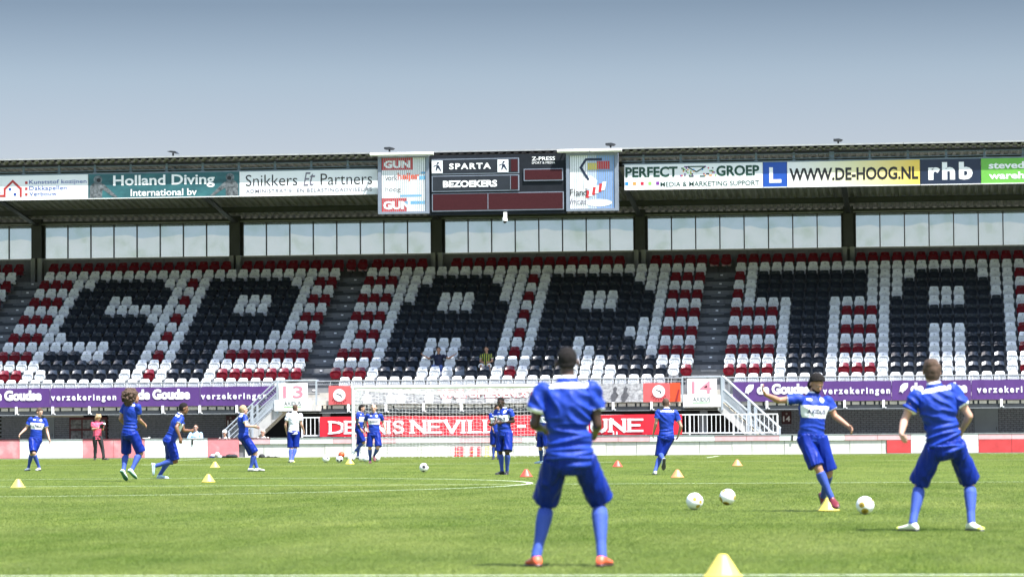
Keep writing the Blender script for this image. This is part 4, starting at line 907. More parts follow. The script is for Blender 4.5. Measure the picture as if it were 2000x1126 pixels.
o = link('football', ball_mesh((.72,.10,.02), (.6,.06,.01), (.5,.3,.2), 1.9), None, (-4.33, 53.5, .118)); tag(o, 'bright orange football lying behind the white ones by the goalpost', 'football', 'footballs on the pitch')
def cone(lab, x, y, c, nm, h=.165, r=.14):
    t = thing('marker_cone', lab, 'cone', (x, y, .008), 'low training cones on the grass'); m = mat('cone_'+nm, c, .45, .06, 6)
    b = MB(); prof = [(r,0),(r*.99,.012),(r*.90,.022),(r*.28,h*.93),(r*.20,h*.985),(r*.12,h)]; n = 20; s_ = MB(); s_.sm = False
    for (r0, z0), (r1, z1) in zip(prof, prof[1:]): s_.add([(x+r0*math.cos(i*2*math.pi/n), y+r0*math.sin(i*2*math.pi/n), z0+.008) for i in range(n)]+[(x+r1*math.cos(i*2*math.pi/n), y+r1*math.sin(i*2*math.pi/n), z1+.008) for i in range(n)], [(i,(i+1)%n,n+(i+1)%n,n+i) for i in range(n)])
    s_.build('cone_body', m, t)
    b.add([(x+r*1.04*math.cos(i*2*math.pi/n), y+r*1.04*math.sin(i*2*math.pi/n), .014) for i in range(n)], [tuple(range(n))]); b.build('rim', m, t)
YEL = (.70,.56,.10); RDC = (.68,.07,.04); ORC = (.74,.27,.10)
cone('yellow cone at the far left of the pitch', -.38, -1.034, YEL, 'yellow'); cone('nearer yellow cone in front of the blond player', 2.102, 4.149, YEL, 'yellow'); cone('farther yellow cone left of the blond player', -3.138, 27.9, YEL, 'yellow')
cone('large blurred yellow cone at the bottom edge of the picture', 15.33, -37.25, YEL, 'yellow'); cone('yellow cone right behind the kicking player', 15.47, -19.5, YEL, 'yellow'); cone('pale yellow cone among the footballs by the goalpost', -.581, 34.7, YEL, 'yellow')
cone('red cone between the standing player and the foreground player', 8.0, 8.94, RDC, 'red'); cone('red cone just right of the foreground player', 8.40, 24.8, RDC, 'red')
cone('orange cone right of the running player', 11.43, 6.9, ORC, 'orange'); cone('orange cone farther off behind the two gold footballs', 11.51, 25.5, ORC, 'orange')
def tpanel(lab, x0, x1, c, nm, hook):
    t = thing('training_panel', lab, 'training panel', ((x0+x1)/2, 57.3, 0), 'coloured training panels leaning on the wall'); m = mat('panel_'+nm, c, .5, .1, 5)
    w_ = x1-x0; b = MB(); z1 = .36; b.prismx([(57.22,.008),(57.25,.008),(57.36,z1),(57.33,z1)], x0, x1); b.build('panel', m, t)
    b = MB(); b.box(x0-.01, x1+.01, 57.16, 57.30, .008, .03); b.build('foot', m, t)
    b = MB(); b.box(x0+.03, x1-.03, 57.205+.10, 57.315, z1-.045, z1-.03); b.build('slot_shade', mat('panel_shadow', (.20,.02,.02)), t)  # dark bar on the face stands in for shade in the slot
    if hook:
        b = MB(); b.tube((x0+.05,57.21,.02), (x0+.08,57.25,.16), .012, 6); b.build('prop', mat('dark_prop', (.08,.01,.01)), t); b = MB(); b.tube((x0+.05,57.24,.17), (x0+.15,57.25,.18), .014, 6); b.build('clip', mat('orange_clip', (.8,.4,.05)), t)
tpanel('leftmost red training panel leaning on the wall under the net', -.823, -.665, (.60,.05,.06), 'red', True); tpanel('second red training panel touching the leftmost one', -.655, -.493, (.60,.05,.06), 'red', False)
tpanel('third red training panel with an orange clip', -.273, -.124, (.60,.05,.06), 'red', True); tpanel('rightmost red training panel next to the yellow ones', .001, .141, (.60,.05,.06), 'red', False)
tpanel('left yellow training panel beside the red ones', .295, .455, (.78,.68,.16), 'yellow', False); tpanel('right yellow training panel half hidden by the standing players', .597, .75, (.78,.68,.16), 'yellow', False)
JOBS = []     # voxel-merged soft shapes, evaluated together
def lump(nm, lab, cat, m, x, y, blobs):
    t = thing(nm, lab, cat, (x, y, 0)); s_ = MB()
    ico = bmesh.new(); bmesh.ops.create_icosphere(ico, subdivisions=3, radius=1)
    for (cx, cy, cz, rx, ry, rz) in blobs: s_.add([(cx+v.co.x*rx, cy+v.co.y*ry, max(.006, cz+v.co.z*rz)) for v in ico.verts], [tuple(v.index for v in f.verts) for f in ico.faces])
    ico.free(); JOBS.append(dict(mb=s_, vox=.012, name='fabric', mat=m, parent=t, disp=.010, freq=14)); return t
lump('sports_bag', 'soft black sports bag lying on the grass against the faded red boards', 'bag', mat('black_fabric', (.02,.02,.022), .8, .3, 12, .3), -9.2, 57.2, [(-.20,0,.04,.14,.09,.045),(0,0,.07,.16,.11,.075),(.15,0,.06,.14,.11,.08),(-.34,.0,.02,.09,.06,.025)])
lump('clothes_pile', 'small heap of pale blue and white training clothes left of the black bag', 'clothes', mat('pale_fabric', (.45,.55,.68), .8, .6, 9, .3, c2=(.72,.52,.42)), -9.72, 57.2, [(-.12,0,.07,.10,.08,.08),(.04,0,.12,.10,.08,.10),(.14,.0,.04,.13,.08,.05)])
bx('folded_bib', mat('navy_fabric', (.015,.03,.12), .8), ROOTS[-1], -9.96, -9.76, 57.07, 57.13, .008, .07)
lump('knitted_hat', 'round black cap on the grass behind the blond player', 'cap', mat('black_fabric', (.02,.02,.022)), -8.0, 57.2, [(0,0,.04,.13,.10,.10),(.14,-.02,.015,.08,.07,.02)])
lump('black_strap', 'tangled black straps on the grass right of the black cap', 'strap', mat('black_fabric', (.02,.02,.022)), -7.62, 57.2, [(-.14,0,.03,.08,.05,.035),(0,0,.02,.08,.05,.025),(.13,0,.025,.06,.04,.03),(.24,0,.01,.06,.04,.018)])
for (x, s1) in ((-14.95+2.6, 'left'), (4.06+.42, 'middle'), (15.5, 'right')):
    pass
t = thing('drink_bottles', 'two small white bottles on a dark tray on the wall top near the last letters', 'bottles', (5.05, 57.8, .75)); bx('tray', DARK, t, 4.8, 5.32, 57.66, 57.82, .737, .76)
for x in (4.98, 5.10): MB().tube((x, 57.74, .76), (x, 57.74, .88), .028, 10, r1=.02).build('bottle', WHITE, t)
t = thing('folded_papers', 'white papers lying on the wall top behind the curly haired player', 'papers', (-12.2, 57.7, .74)); b = MB(); b.box(-12.62, -12.35, 57.66, 57.76, .737, .765); b.box(-12.4, -12.34, 57.66, 57.72, .766, .80); b.build('sheets', WHITE, t); bx('strap', BLACK, t, -12.34, -12.05, 57.66, 57.74, .737, .752)

POSES = {
 'walker': {"o": [-7.081, 23.528, 0.0], "r": 1, "H": 1.74, "phi": 15, "hip": 10, "hphi": 50, "hpit": -18, "J": {"pel": [0.062, 0.0, 0.841], "neck": [0.118, -0.0, 1.421], "head": [0.175, -0.022, 1.55], "eL": [0.362, 0.049, 1.045], "wL": [0.438, -0.044, 0.813], "tipL": [0.494, -0.161, 0.691], "kL": [-0.025, -0.101, 0.477], "aL": [-0.146, 0.116, 0.085], "toeL": [-0.205, -0.082, 0.025], "eR": [-0.187, -0.049, 1.122], "wR": [-0.333, -0.173, 0.969], "tipR": [-0.354, -0.303, 0.861], "kR": [0.05, -0.242, 0.478], "aR": [0.166, -0.058, 0.085], "toeR": [0.114, -0.261, 0.025]}},
 'curly': {"o": [0.087, 5.576, 0.0], "r": 1, "H": 1.86, "phi": 140, "hip": 135, "hphi": 105, "hpit": 0, "J": {"pel": [0.013, -0.0, 1.012], "neck": [0.057, 0.0, 1.631], "head": [0.111, 0.009, 1.759], "eL": [-0.194, 0.129, 1.313], "wL": [-0.114, 0.348, 1.184], "tipL": [-0.057, 0.5, 1.094], "kL": [-0.073, 0.219, 0.574], "aL": [-0.114, -0.045, 0.225], "toeL": [-0.056, 0.018, 0.03], "eR": [0.205, -0.033, 1.299], "wR": [0.301, 0.19, 1.192], "tipR": [0.369, 0.346, 1.117], "kR": [0.243, 0.028, 0.595], "aR": [0.074, -0.17, 0.247], "toeR": [0.164, -0.085, 0.043]}},
 'crouch_runner': {"o": [0.047, 8.704, 0.0], "r": 1, "H": 1.8, "phi": 105, "hip": 100, "hphi": 95, "hpit": -12, "J": {"pel": [0.153, -0.0, 0.836], "neck": [0.389, -0.0, 1.391], "head": [0.468, 0.003, 1.53], "eL": [0.442, 0.188, 1.056], "wL": [0.577, 0.403, 1.054], "tipL": [0.673, 0.556, 1.053], "kL": [0.138, 0.287, 0.431], "aL": [-0.098, 0.287, 0.085], "toeL": [0.025, 0.287, 0.025], "eR": [0.334, -0.339, 1.124], "wR": [0.411, -0.339, 0.912], "tipR": [0.428, -0.339, 0.801], "kR": [0.29, -0.097, 0.389], "aR": [-0.15, -0.097, 0.292], "toeR": [-0.223, -0.097, 0.059]}},
 'blond': {"o": [-0.398, 20.191, 0.0], "r": 1, "H": 1.76, "phi": 112, "hip": 105, "hphi": 115, "hpit": 5, "J": {"pel": [-0.243, 0.0, 0.882], "neck": [-0.273, -0.0, 1.433], "head": [-0.24, 0.015, 1.556], "eL": [-0.185, 0.256, 1.167], "wL": [0.01, 0.256, 1.126], "tipL": [0.183, 0.256, 1.091], "kL": [-0.019, 0.094, 0.413], "aL": [0.084, 0.094, 0.085], "toeL": [0.259, 0.094, 0.025], "eR": [-0.149, -0.338, 1.153], "wR": [0.059, -0.198, 1.139], "tipR": [0.125, -0.043, 1.164], "kR": [0.061, -0.094, 0.453], "aR": [-0.07, -0.094, 0.085], "toeR": [0.034, -0.094, 0.025]}},
 'keeper': {"o": [-3.336, 39.737, 0.0], "r": 1, "H": 1.82, "phi": 178, "hip": 178, "hphi": 150, "hpit": 0, "J": {"pel": [0.041, 0.0, 0.956], "neck": [0.072, 0.0, 1.565], "head": [0.104, 0.03, 1.701], "eL": [-0.212, 0.007, 1.189], "wL": [-0.181, 0.12, 0.948], "tipL": [-0.159, 0.197, 0.784], "kL": [-0.038, 0.003, 0.45], "aL": [-0.041, -0.283, 0.085], "toeL": [-0.108, -0.058, 0.025], "eR": [0.287, -0.007, 1.202], "wR": [0.356, 0.144, 0.992], "tipR": [0.362, 0.185, 0.815], "kR": [0.099, -0.003, 0.465], "aR": [0.014, -0.263, 0.085], "toeR": [0.097, -0.479, 0.025]}},
 'post_player': {"o": [-3.369, 51.571, 0.0], "r": 1, "H": 1.8, "phi": 70, "hip": 70, "hphi": 85, "hpit": -12, "J": {"pel": [0.03, 0.0, 1.017], "neck": [0.062, 0.0, 1.62], "head": [0.134, -0.003, 1.753], "eL": [0.195, 0.183, 1.27], "wL": [0.212, 0.183, 1.018], "tipL": [0.224, 0.183, 0.839], "kL": [0.016, 0.093, 0.465], "aL": [-0.022, 0.093, 0.085], "toeL": [0.067, 0.093, 0.025], "eR": [-0.03, -0.183, 1.271], "wR": [0.103, -0.183, 1.02], "tipR": [0.187, -0.183, 0.86], "kR": [0.204, -0.093, 0.572], "aR": [-0.091, 0.059, 0.286], "toeR": [-0.181, 0.059, 0.171]}},
 'bald': {"o": [-0.196, 36.349, 0.0], "r": 1, "H": 1.82, "phi": 0, "hip": 0, "hphi": 0, "hpit": -5, "J": {"pel": [0.058, -0.0, 0.904], "neck": [0.061, 0.0, 1.507], "head": [0.056, -0.035, 1.662], "eL": [0.341, 0.158, 1.227], "wL": [0.413, 0.041, 0.994], "tipL": [0.461, -0.038, 0.837], "kL": [0.18, -0.169, 0.487], "aL": [0.056, 0.175, 0.238], "toeL": [0.074, 0.029, 0.053], "eR": [-0.209, 0.152, 1.215], "wR": [-0.132, -0.03, 1.029], "tipR": [-0.081, -0.152, 0.904], "kR": [-0.067, -0.0, 0.487], "aR": [-0.071, 0.23, 0.085], "toeR": [-0.062, 0.008, 0.025]}},
 'checker': {"o": [7.047, 12.401, 0.0], "r": 1, "H": 1.8, "phi": -35, "hip": -25, "hphi": -25, "hpit": -22, "J": {"pel": [0.024, 0.0, 0.932], "neck": [-0.001, 0.0, 1.488], "head": [-0.058, -0.032, 1.634], "eL": [0.229, -0.112, 1.208], "wL": [-0.038, -0.112, 1.181], "tipL": [-0.153, -0.246, 1.211], "kL": [0.079, -0.197, 0.516], "aL": [0.075, -0.045, 0.085], "toeL": [0.047, -0.265, 0.025], "eR": [-0.165, -0.053, 1.2], "wR": [-0.222, -0.304, 1.131], "tipR": [-0.337, -0.442, 1.126], "kR": [-0.078, 0.042, 0.515], "aR": [-0.04, 0.042, 0.085], "toeR": [-0.197, -0.113, 0.025]}},
 'partner': {"o": [2.342, 45.401, 0.0], "r": 1, "H": 1.82, "phi": -10, "hip": -10, "hphi": 20, "hpit": -10, "J": {"pel": [-0.009, -0.0, 0.913], "neck": [0.019, -0.0, 1.522], "head": [0.045, -0.033, 1.682], "eL": [0.176, -0.034, 1.193], "wL": [0.125, -0.155, 0.958], "tipL": [0.09, -0.236, 0.799], "kL": [0.062, -0.017, 0.47], "aL": [0.068, -0.017, 0.085], "toeL": [0.085, -0.243, 0.025], "eR": [-0.144, 0.034, 1.195], "wR": [-0.094, -0.115, 0.976], "tipR": [-0.06, -0.215, 0.828], "kR": [-0.081, 0.017, 0.471], "aR": [-0.084, 0.017, 0.085], "toeR": [-0.117, -0.207, 0.025]}},
 'hidden': {"o": [5.335, 33.214, 0.0], "r": 1, "H": 1.8, "phi": -50, "hip": -50, "hphi": -50, "hpit": -5, "J": {"pel": [0.071, 0.0, 0.916], "neck": [0.146, 0.0, 1.515], "head": [0.147, -0.022, 1.649], "eL": [0.275, -0.149, 1.172], "wL": [0.288, -0.149, 0.934], "tipL": [0.298, -0.149, 0.754], "kL": [0.137, -0.076, 0.49], "aL": [0.288, 0.253, 0.248], "toeL": [0.272, 0.253, 0.099], "eR": [-0.049, 0.149, 1.145], "wR": [-0.126, 0.149, 0.803], "tipR": [-0.143, 0.149, 0.639], "kR": [-0.025, 0.076, 0.46], "aR": [0.004, 0.338, 0.085], "toeR": [-0.101, 0.338, 0.025]}},
 'foreground': {"o": [14.016, -35.536, 0.0], "r": 1, "H": 1.79, "phi": 180, "hip": 180, "hphi": 178, "hpit": -6, "J": {"pel": [0.015, 0.0, 0.852], "neck": [0.004, -0.0, 1.445], "head": [0.005, 0.035, 1.592], "eL": [-0.257, -0.0, 1.109], "wL": [-0.18, 0.251, 1.072], "tipL": [-0.127, 0.421, 1.047], "kL": [-0.156, 0.265, 0.498], "aL": [-0.248, 0.07, 0.085], "toeL": [-0.316, 0.279, 0.025], "eR": [0.236, 0.0, 1.105], "wR": [0.226, 0.257, 1.041], "tipR": [0.219, 0.43, 0.998], "kR": [0.249, 0.245, 0.5], "aR": [0.26, -0.006, 0.085], "toeR": [0.336, 0.198, 0.025]}},
 'runner': {"o": [10.602, 11.229, 0.0], "r": 1, "H": 1.78, "phi": 185, "hip": 180, "hphi": 178, "hpit": -5, "J": {"pel": [0.24, -0.0, 0.846], "neck": [0.251, -0.0, 1.442], "head": [0.235, 0.035, 1.573], "eL": [0.009, -0.017, 1.138], "wL": [-0.038, 0.126, 0.923], "tipL": [-0.069, 0.223, 0.777], "kL": [0.094, -0.0, 0.39], "aL": [-0.028, -0.265, 0.085], "toeL": [-0.048, -0.048, 0.025], "eR": [0.566, 0.017, 1.066], "wR": [0.516, 0.187, 0.873], "tipR": [0.482, 0.303, 0.742], "kR": [0.094, -0.0, 0.435], "aR": [0.154, -0.404, 0.326], "toeR": [0.152, -0.404, 0.089]}},
 'kicker': {"o": [15.52, -19.652, 0.0], "r": 1, "H": 1.8, "phi": 18, "hip": 10, "hphi": 30, "hpit": -38, "J": {"pel": [-0.246, -0.0, 0.934], "neck": [-0.215, -0.0, 1.464], "head": [-0.175, -0.03, 1.602], "eL": [0.055, 0.06, 1.196], "wL": [0.221, -0.081, 1.059], "tipL": [0.277, -0.219, 0.97], "kL": [-0.031, 0.017, 0.49], "aL": [-0.076, 0.325, 0.189], "toeL": [-0.058, 0.325, 0.073], "eR": [-0.657, -0.06, 1.396], "wR": [-0.841, -0.25, 1.472], "tipR": [-0.922, -0.339, 1.609], "kR": [-0.177, -0.136, 0.544], "aR": [-0.024, -0.136, 0.186], "toeR": [0.048, -0.289, 0.036]}},
 'waiting': {"o": [16.904, -27.256, 0.0], "r": 1, "H": 1.84, "phi": 185, "hip": 185, "hphi": 190, "hpit": -4, "J": {"pel": [0.026, 0.0, 0.865], "neck": [-0.08, 0.0, 1.472], "head": [-0.099, 0.034, 1.618], "eL": [-0.388, -0.017, 1.126], "wL": [-0.449, -0.248, 0.986], "tipL": [-0.444, -0.418, 0.92], "kL": [-0.217, 0.172, 0.476], "aL": [-0.321, -0.065, 0.085], "toeL": [-0.467, 0.092, 0.025], "eR": [0.278, 0.017, 1.168], "wR": [0.233, 0.235, 1.022], "tipR": [0.202, 0.386, 0.921], "kR": [0.298, 0.22, 0.482], "aR": [0.281, -0.01, 0.085], "toeR": [0.368, -0.191, 0.025]}},
 'photographer': {"o": [-12.769, 51.956, 0.0], "r": 1, "H": 1.68, "phi": 25, "hip": 20, "hphi": 30, "hpit": -35, "J": {"pel": [-0.071, 0.0, 0.814], "neck": [-0.07, 0.0, 1.358], "head": [-0.025, -0.03, 1.494], "eL": [0.138, -0.072, 1.084], "wL": [0.13, -0.292, 1.193], "tipL": [0.124, -0.443, 1.268], "kL": [0.105, 0.032, 0.422], "aL": [0.15, 0.032, 0.085], "toeL": [0.25, 0.032, 0.025], "eR": [-0.234, -0.077, 1.096], "wR": [-0.039, -0.252, 1.131], "tipR": [0.07, -0.391, 1.158], "kR": [-0.132, -0.032, 0.424], "aR": [-0.151, -0.032, 0.085], "toeR": [-0.134, -0.232, 0.025]}},
 'leaner': {"o": [-10.846, 58.75, 0.0], "r": 0, "H": 1.76, "phi": 0, "hip": 0, "hphi": 0, "hpit": 0, "J": {"head": [0.0, -0.02, 1.125], "neck": [0.0, 0.02, 0.96], "pel": [0.0, -0.06, 0.432], "eL": [0.26, -0.14, 0.72], "wL": [0.04, -0.24, 0.71], "tipL": [-0.12, -0.313, 0.703], "kL": [0.157, -0.46, 0.462], "aL": [0.157, -0.51, 0.052], "toeL": [0.157, -0.71, 0.002], "eR": [-0.26, -0.14, 0.72], "wR": [-0.04, -0.24, 0.71], "tipR": [0.12, -0.313, 0.703], "kR": [-0.157, -0.46, 0.462], "aR": [-0.157, -0.51, 0.052], "toeR": [-0.157, -0.71, 0.002]}},
 'capman': {"o": [-9.805, 59.0, 0.0], "r": 0, "H": 1.72, "phi": 0, "hip": 0, "hphi": 0, "hpit": 0, "J": {"head": [0.0, -0.02, 0.916], "neck": [0.0, 0.02, 0.751], "pel": [0.0, -0.06, 0.235], "eL": [0.236, -0.08, 0.451], "wL": [0.136, -0.28, 0.411], "tipL": [0.06, -0.431, 0.381], "kL": [0.155, -0.46, 0.265], "aL": [0.155, -0.51, -0.145], "toeL": [0.155, -0.71, -0.195], "eR": [-0.236, -0.08, 0.451], "wR": [-0.136, -0.28, 0.411], "tipR": [-0.06, -0.431, 0.381], "kR": [-0.155, -0.46, 0.265], "aR": [-0.155, -0.51, -0.145], "toeR": [-0.155, -0.71, -0.195]}},
 'shades': {"o": [-8.337, 59.0, 0.0], "r": 0, "H": 1.74, "phi": 0, "hip": 0, "hphi": -15, "hpit": 0, "J": {"head": [0.0, -0.02, 0.925], "neck": [0.0, 0.02, 0.76], "pel": [0.0, -0.06, 0.238], "eL": [0.238, -0.08, 0.46], "wL": [0.138, -0.28, 0.42], "tipL": [0.061, -0.433, 0.389], "kL": [0.156, -0.46, 0.268], "aL": [0.156, -0.51, -0.142], "toeL": [0.156, -0.71, -0.192], "eR": [-0.238, -0.08, 0.46], "wR": [-0.138, -0.28, 0.42], "tipR": [-0.061, -0.433, 0.389], "kR": [-0.156, -0.46, 0.268], "aR": [-0.156, -0.51, -0.142], "toeR": [-0.156, -0.71, -0.192]}},
 'navy_sitter': {"o": [-2.239, 62.72, 0.0], "r": 0, "H": 1.72, "phi": 0, "hip": 0, "hphi": 0, "hpit": 0, "J": {"head": [0.0, -0.02, 4.034], "neck": [0.0, 0.02, 3.869], "pel": [0.0, -0.06, 3.353], "eL": [0.386, 0.03, 3.709], "wL": [0.586, 0.05, 3.829], "tipL": [0.733, 0.065, 3.917], "kL": [0.155, -0.46, 3.383], "aL": [0.155, -0.51, 2.973], "toeL": [0.155, -0.71, 2.923], "eR": [-0.386, 0.03, 3.709], "wR": [-0.586, 0.05, 3.829], "tipR": [-0.733, 0.065, 3.917], "kR": [-0.155, -0.46, 3.383], "aR": [-0.155, -0.51, 2.973], "toeR": [-0.155, -0.71, 2.923]}},
 'jersey_sitter': {"o": [-0.383, 62.72, 0.0], "r": 0, "H": 1.7, "phi": 0, "hip": 0, "hphi": -15, "hpit": 0, "J": {"head": [0.0, -0.02, 4.044], "neck": [0.0, 0.02, 3.879], "pel": [0.0, -0.06, 3.369], "eL": [0.234, -0.08, 3.579], "wL": [0.134, -0.28, 3.539], "tipL": [0.059, -0.43, 3.509], "kL": [0.153, -0.46, 3.399], "aL": [0.153, -0.51, 2.989], "toeL": [0.153, -0.71, 2.939], "eR": [-0.234, -0.08, 3.579], "wR": [-0.134, -0.28, 3.539], "tipR": [-0.059, -0.43, 3.509], "kR": [-0.153, -0.46, 3.399], "aR": [-0.153, -0.51, 2.989], "toeR": [-0.153, -0.71, 2.939]}},
 'edge_sitter': {"o": [-18.049, 57.2, 0.0], "r": 0, "H": 1.7, "phi": 60, "hip": 60, "hphi": 60, "hpit": 0, "J": {"head": [0.017, -0.01, 0.387], "neck": [-0.017, 0.01, 0.222], "pel": [0.052, -0.03, -0.288], "eL": [0.186, 0.162, -0.078], "wL": [0.309, -0.024, -0.118], "tipL": [0.401, -0.164, -0.148], "kL": [0.475, -0.097, -0.258], "aL": [0.518, -0.122, -0.668], "toeL": [0.692, -0.222, -0.718], "eR": [-0.048, -0.242, -0.078], "wR": [0.176, -0.256, -0.118], "tipR": [0.343, -0.266, -0.148], "kR": [0.322, -0.363, -0.258], "aR": [0.365, -0.388, -0.668], "toeR": [0.538, -0.488, -0.718]}},
}

# ------------------------------------------------------------------ people
def V3(p): return Vector(p)
def loft(mb, secs, n=14):     # secs: (centre, half axis A, half axis B)
    b = len(mb.v)
    for c, A, B in secs:
        for i in range(n):
            t = i*2*math.pi/n; mb.v.append(tuple(c+A*math.cos(t)+B*math.sin(t)))
    for k in range(len(secs)-1):
        for i in range(n): mb.f.append((b+k*n+i, b+k*n+(i+1)%n, b+(k+1)*n+(i+1)%n, b+(k+1)*n+i)); mb.m.append(0)
    mb.f.append(tuple(b+i for i in range(n-1,-1,-1))); mb.m.append(0)
    L = b+(len(secs)-1)*n; mb.f.append(tuple(L+i for i in range(n))); mb.m.append(0)
def perp(d, ref):
    a = ref-d*ref.dot(d)
    if a.length < 1e-3: a = Vector((0,0,1)).cross(d)
    return a.normalized()
def limb(mb, p0, p1, prof, ref, n=12, bulge=None):  # prof: (t, ra, rb[, shift along B])
    d = (p1-p0); L = d.length; d.normalize(); A = perp(d, ref); B = d.cross(A)
    loft(mb, [(p0+d*L*q[0]+B*(q[3] if len(q) > 3 else 0), A*q[1], B*q[2]) for q in prof], n)
def ball(mb, c, a, b, c3, n=12, m=7):
    secs = []
    for k in range(m):
        t = -math.pi/2+math.pi*(k+.35)/(m-.3); t = max(-1.45, min(1.45, t)); secs.append((c+c3*math.sin(t), a*math.cos(t), b*math.cos(t)))
    loft(mb, secs, n)
SKIN = {'dark': mat('skin_dark', (.050,.026,.017), .42, .18, 14), 'brown': mat('skin_brown', (.20,.095,.05), .45, .12, 14), 'light': mat('skin_light', (.52,.30,.21), .5, .10, 14), 'tan': mat('skin_tan', (.38,.20,.125), .5, .12, 14)}
HAIRC = {'black': mat('hair_black', (.012,.010,.009), .85, .3, 40, .6, 120, spec=.2), 'brown': mat('hair_brown', (.075,.042,.024), .8, .4, 40, .6, 150), 'blond': mat('hair_blond', (.42,.29,.15), .6, .3, 40, .5, 150), 'grey': mat('hair_grey', (.55,.53,.50), .6, .2, 40), 'frizz': mat('hair_frizz', (.11,.062,.034), .7, .5, 60, 1.0, 90, c2=(.035,.018,.010))}
def kit_material(name, base, dark, band=True, cuffs=True, back=True, trim=(.78,.79,.80), rough=.55, stripes=None):
    m = bpy.data.materials.new(name); m.use_nodes = True; t = m.node_tree; n = t.nodes; b = n['Principled BSDF']
    b.inputs['Roughness'].default_value = rough; b.inputs['Specular IOR Level'].default_value = .22
    at_ = n.new('ShaderNodeAttribute'); at_.attribute_name = 'kit'; sp = n.new('ShaderNodeSeparateXYZ'); t.links.new(at_.outputs['Vector'], sp.inputs[0])
    sl = n.new('ShaderNodeAttribute'); sl.attribute_name = 'sleeve'
    def M(op, a, b_, c=None):
        x = n.new('ShaderNodeMath'); x.operation = op
        for i, q in enumerate((a, b_, c)):
            if q is None: continue
            if isinstance(q, (int, float)): x.inputs[i].default_value = q
            else: t.links.new(q, x.inputs[i])
        return x.outputs[0]
    u, v, w_ = sp.outputs[0], sp.outputs[1], sp.outputs[2]; s = sl.outputs['Fac']
    terms = []
    notsl = M('LESS_THAN', s, .12)
    n0 = n.new('ShaderNodeTexNoise'); n0.inputs['Scale'].default_value = 60; t.links.new(at_.outputs['Vector'], n0.inputs['Vector']); nzf = n0.outputs['Fac']
    if band: terms.append(M('MULTIPLY', M('MULTIPLY', M('GREATER_THAN', v, .455), M('LESS_THAN', v, .745)), M('MULTIPLY', M('GREATER_THAN', w_, .030), notsl)))
    if band:
        du = M('SUBTRACT', u, .085); dv = M('SUBTRACT', v, .885); r_ = M('ADD', M('MULTIPLY', du, du), M('MULTIPLY', M('MULTIPLY', dv, dv), .30))
        terms.append(M('MULTIPLY', M('LESS_THAN', r_, .0011), M('GREATER_THAN', w_, .02)))
        du = M('ABSOLUTE', M('ADD', u, .085), None); terms.append(M('MULTIPLY', M('MULTIPLY', M('LESS_THAN', du, .032), M('LESS_THAN', M('ABSOLUTE', dv, None), .022)), M('GREATER_THAN', w_, .02)))
    if cuffs: terms.append(M('GREATER_THAN', s, .968))
    if back: terms.append(M('MULTIPLY', M('MULTIPLY', M('GREATER_THAN', M('ADD', v, M('MULTIPLY', nzf, .03)), .925), M('LESS_THAN', M('ADD', v, M('MULTIPLY', nzf, .03)), .995)), M('MULTIPLY', M('LESS_THAN', w_, -.02), M('LESS_THAN', M('ABSOLUTE', M('ADD', u, M('MULTIPLY', nzf, .02)), None), .150))))
    if back or band: terms.append(M('GREATER_THAN', v, 1.045))
    nz = n.new('ShaderNodeTexNoise'); nz.inputs['Scale'].default_value = 9; nz.inputs['Detail'].default_value = 5; t.links.new(at_.outputs['Vector'], nz.inputs['Vector'])
    rp = n.new('ShaderNodeValToRGB'); rp.color_ramp.elements[0].position = .35; rp.color_ramp.elements[1].position = .65
    rp.color_ramp.elements[0].color = (*dark, 1); rp.color_ramp.elements[1].color = (*base, 1); t.links.new(nz.outputs['Fac'], rp.inputs[0])
    colr = rp.outputs[0]
    if stripes:
        st = M('GREATER_THAN', M('SINE', M('MULTIPLY', u, 75.0), None), .1); mx = n.new('ShaderNodeMix'); mx.data_type = 'RGBA'; t.links.new(st, mx.inputs[0]); t.links.new(colr, mx.inputs[6]); mx.inputs[7].default_value = (*stripes, 1); colr = mx.outputs[2]
    if terms:
        tot = terms[0]
        for q in terms[1:]: tot = M('MAXIMUM', tot, q)
        mx = n.new('ShaderNodeMix'); mx.data_type = 'RGBA'; t.links.new(tot, mx.inputs[0]); t.links.new(colr, mx.inputs[6]); mx.inputs[7].default_value = (*trim, 1); colr = mx.outputs[2]
    t.links.new(colr, b.inputs['Base Color'])
    wv = n.new('ShaderNodeTexNoise'); wv.inputs['Scale'].default_value = 5; wv.inputs['Detail'].default_value = 3; wv.inputs['Distortion'].default_value = 1.2
    mp = n.new('ShaderNodeMapping'); mp.inputs['Scale'].default_value = (1,.8,1); t.links.new(at_.outputs['Vector'], mp.inputs[0]); t.links.new(mp.outputs[0], wv.inputs['Vector'])
    bp = n.new('ShaderNodeBump'); bp.inputs['Strength'].default_value = .4; bp.inputs['Distance'].default_value = .03; t.links.new(wv.outputs['Fac'], bp.inputs['Height']); t.links.new(bp.outputs[0], b.inputs['Normal'])
    return m
CL = {'blue': kit_material('blue_jersey', (.011,.040,.30), (.010,.036,.275)), 'white': kit_material('white_jersey', (.74,.75,.80), (.66,.67,.74), False, False, False), 'pink': kit_material('pink_tee', (.78,.12,.20), (.62,.07,.13), False, False, False),
      'lightblue': kit_material('light_blue_shirt', (.36,.52,.68), (.28,.44,.62), False, False, False), 'navy': kit_material('navy_tee', (.016,.020,.045), (.010,.013,.03), False, False, False),
      'fan': kit_material('striped_fan_jersey', (.02,.022,.025), (.015,.016,.02), False, True, False, stripes=(.30,.33,.04)), 'cream': kit_material('cream_shirt', (.72,.70,.64), (.62,.6,.55), False, False, False)}
def satin(name, c, rough=.38): 
    m = mat(name, c, rough, .16, 5, .30, 12, sheen=0, spec=.18); return m
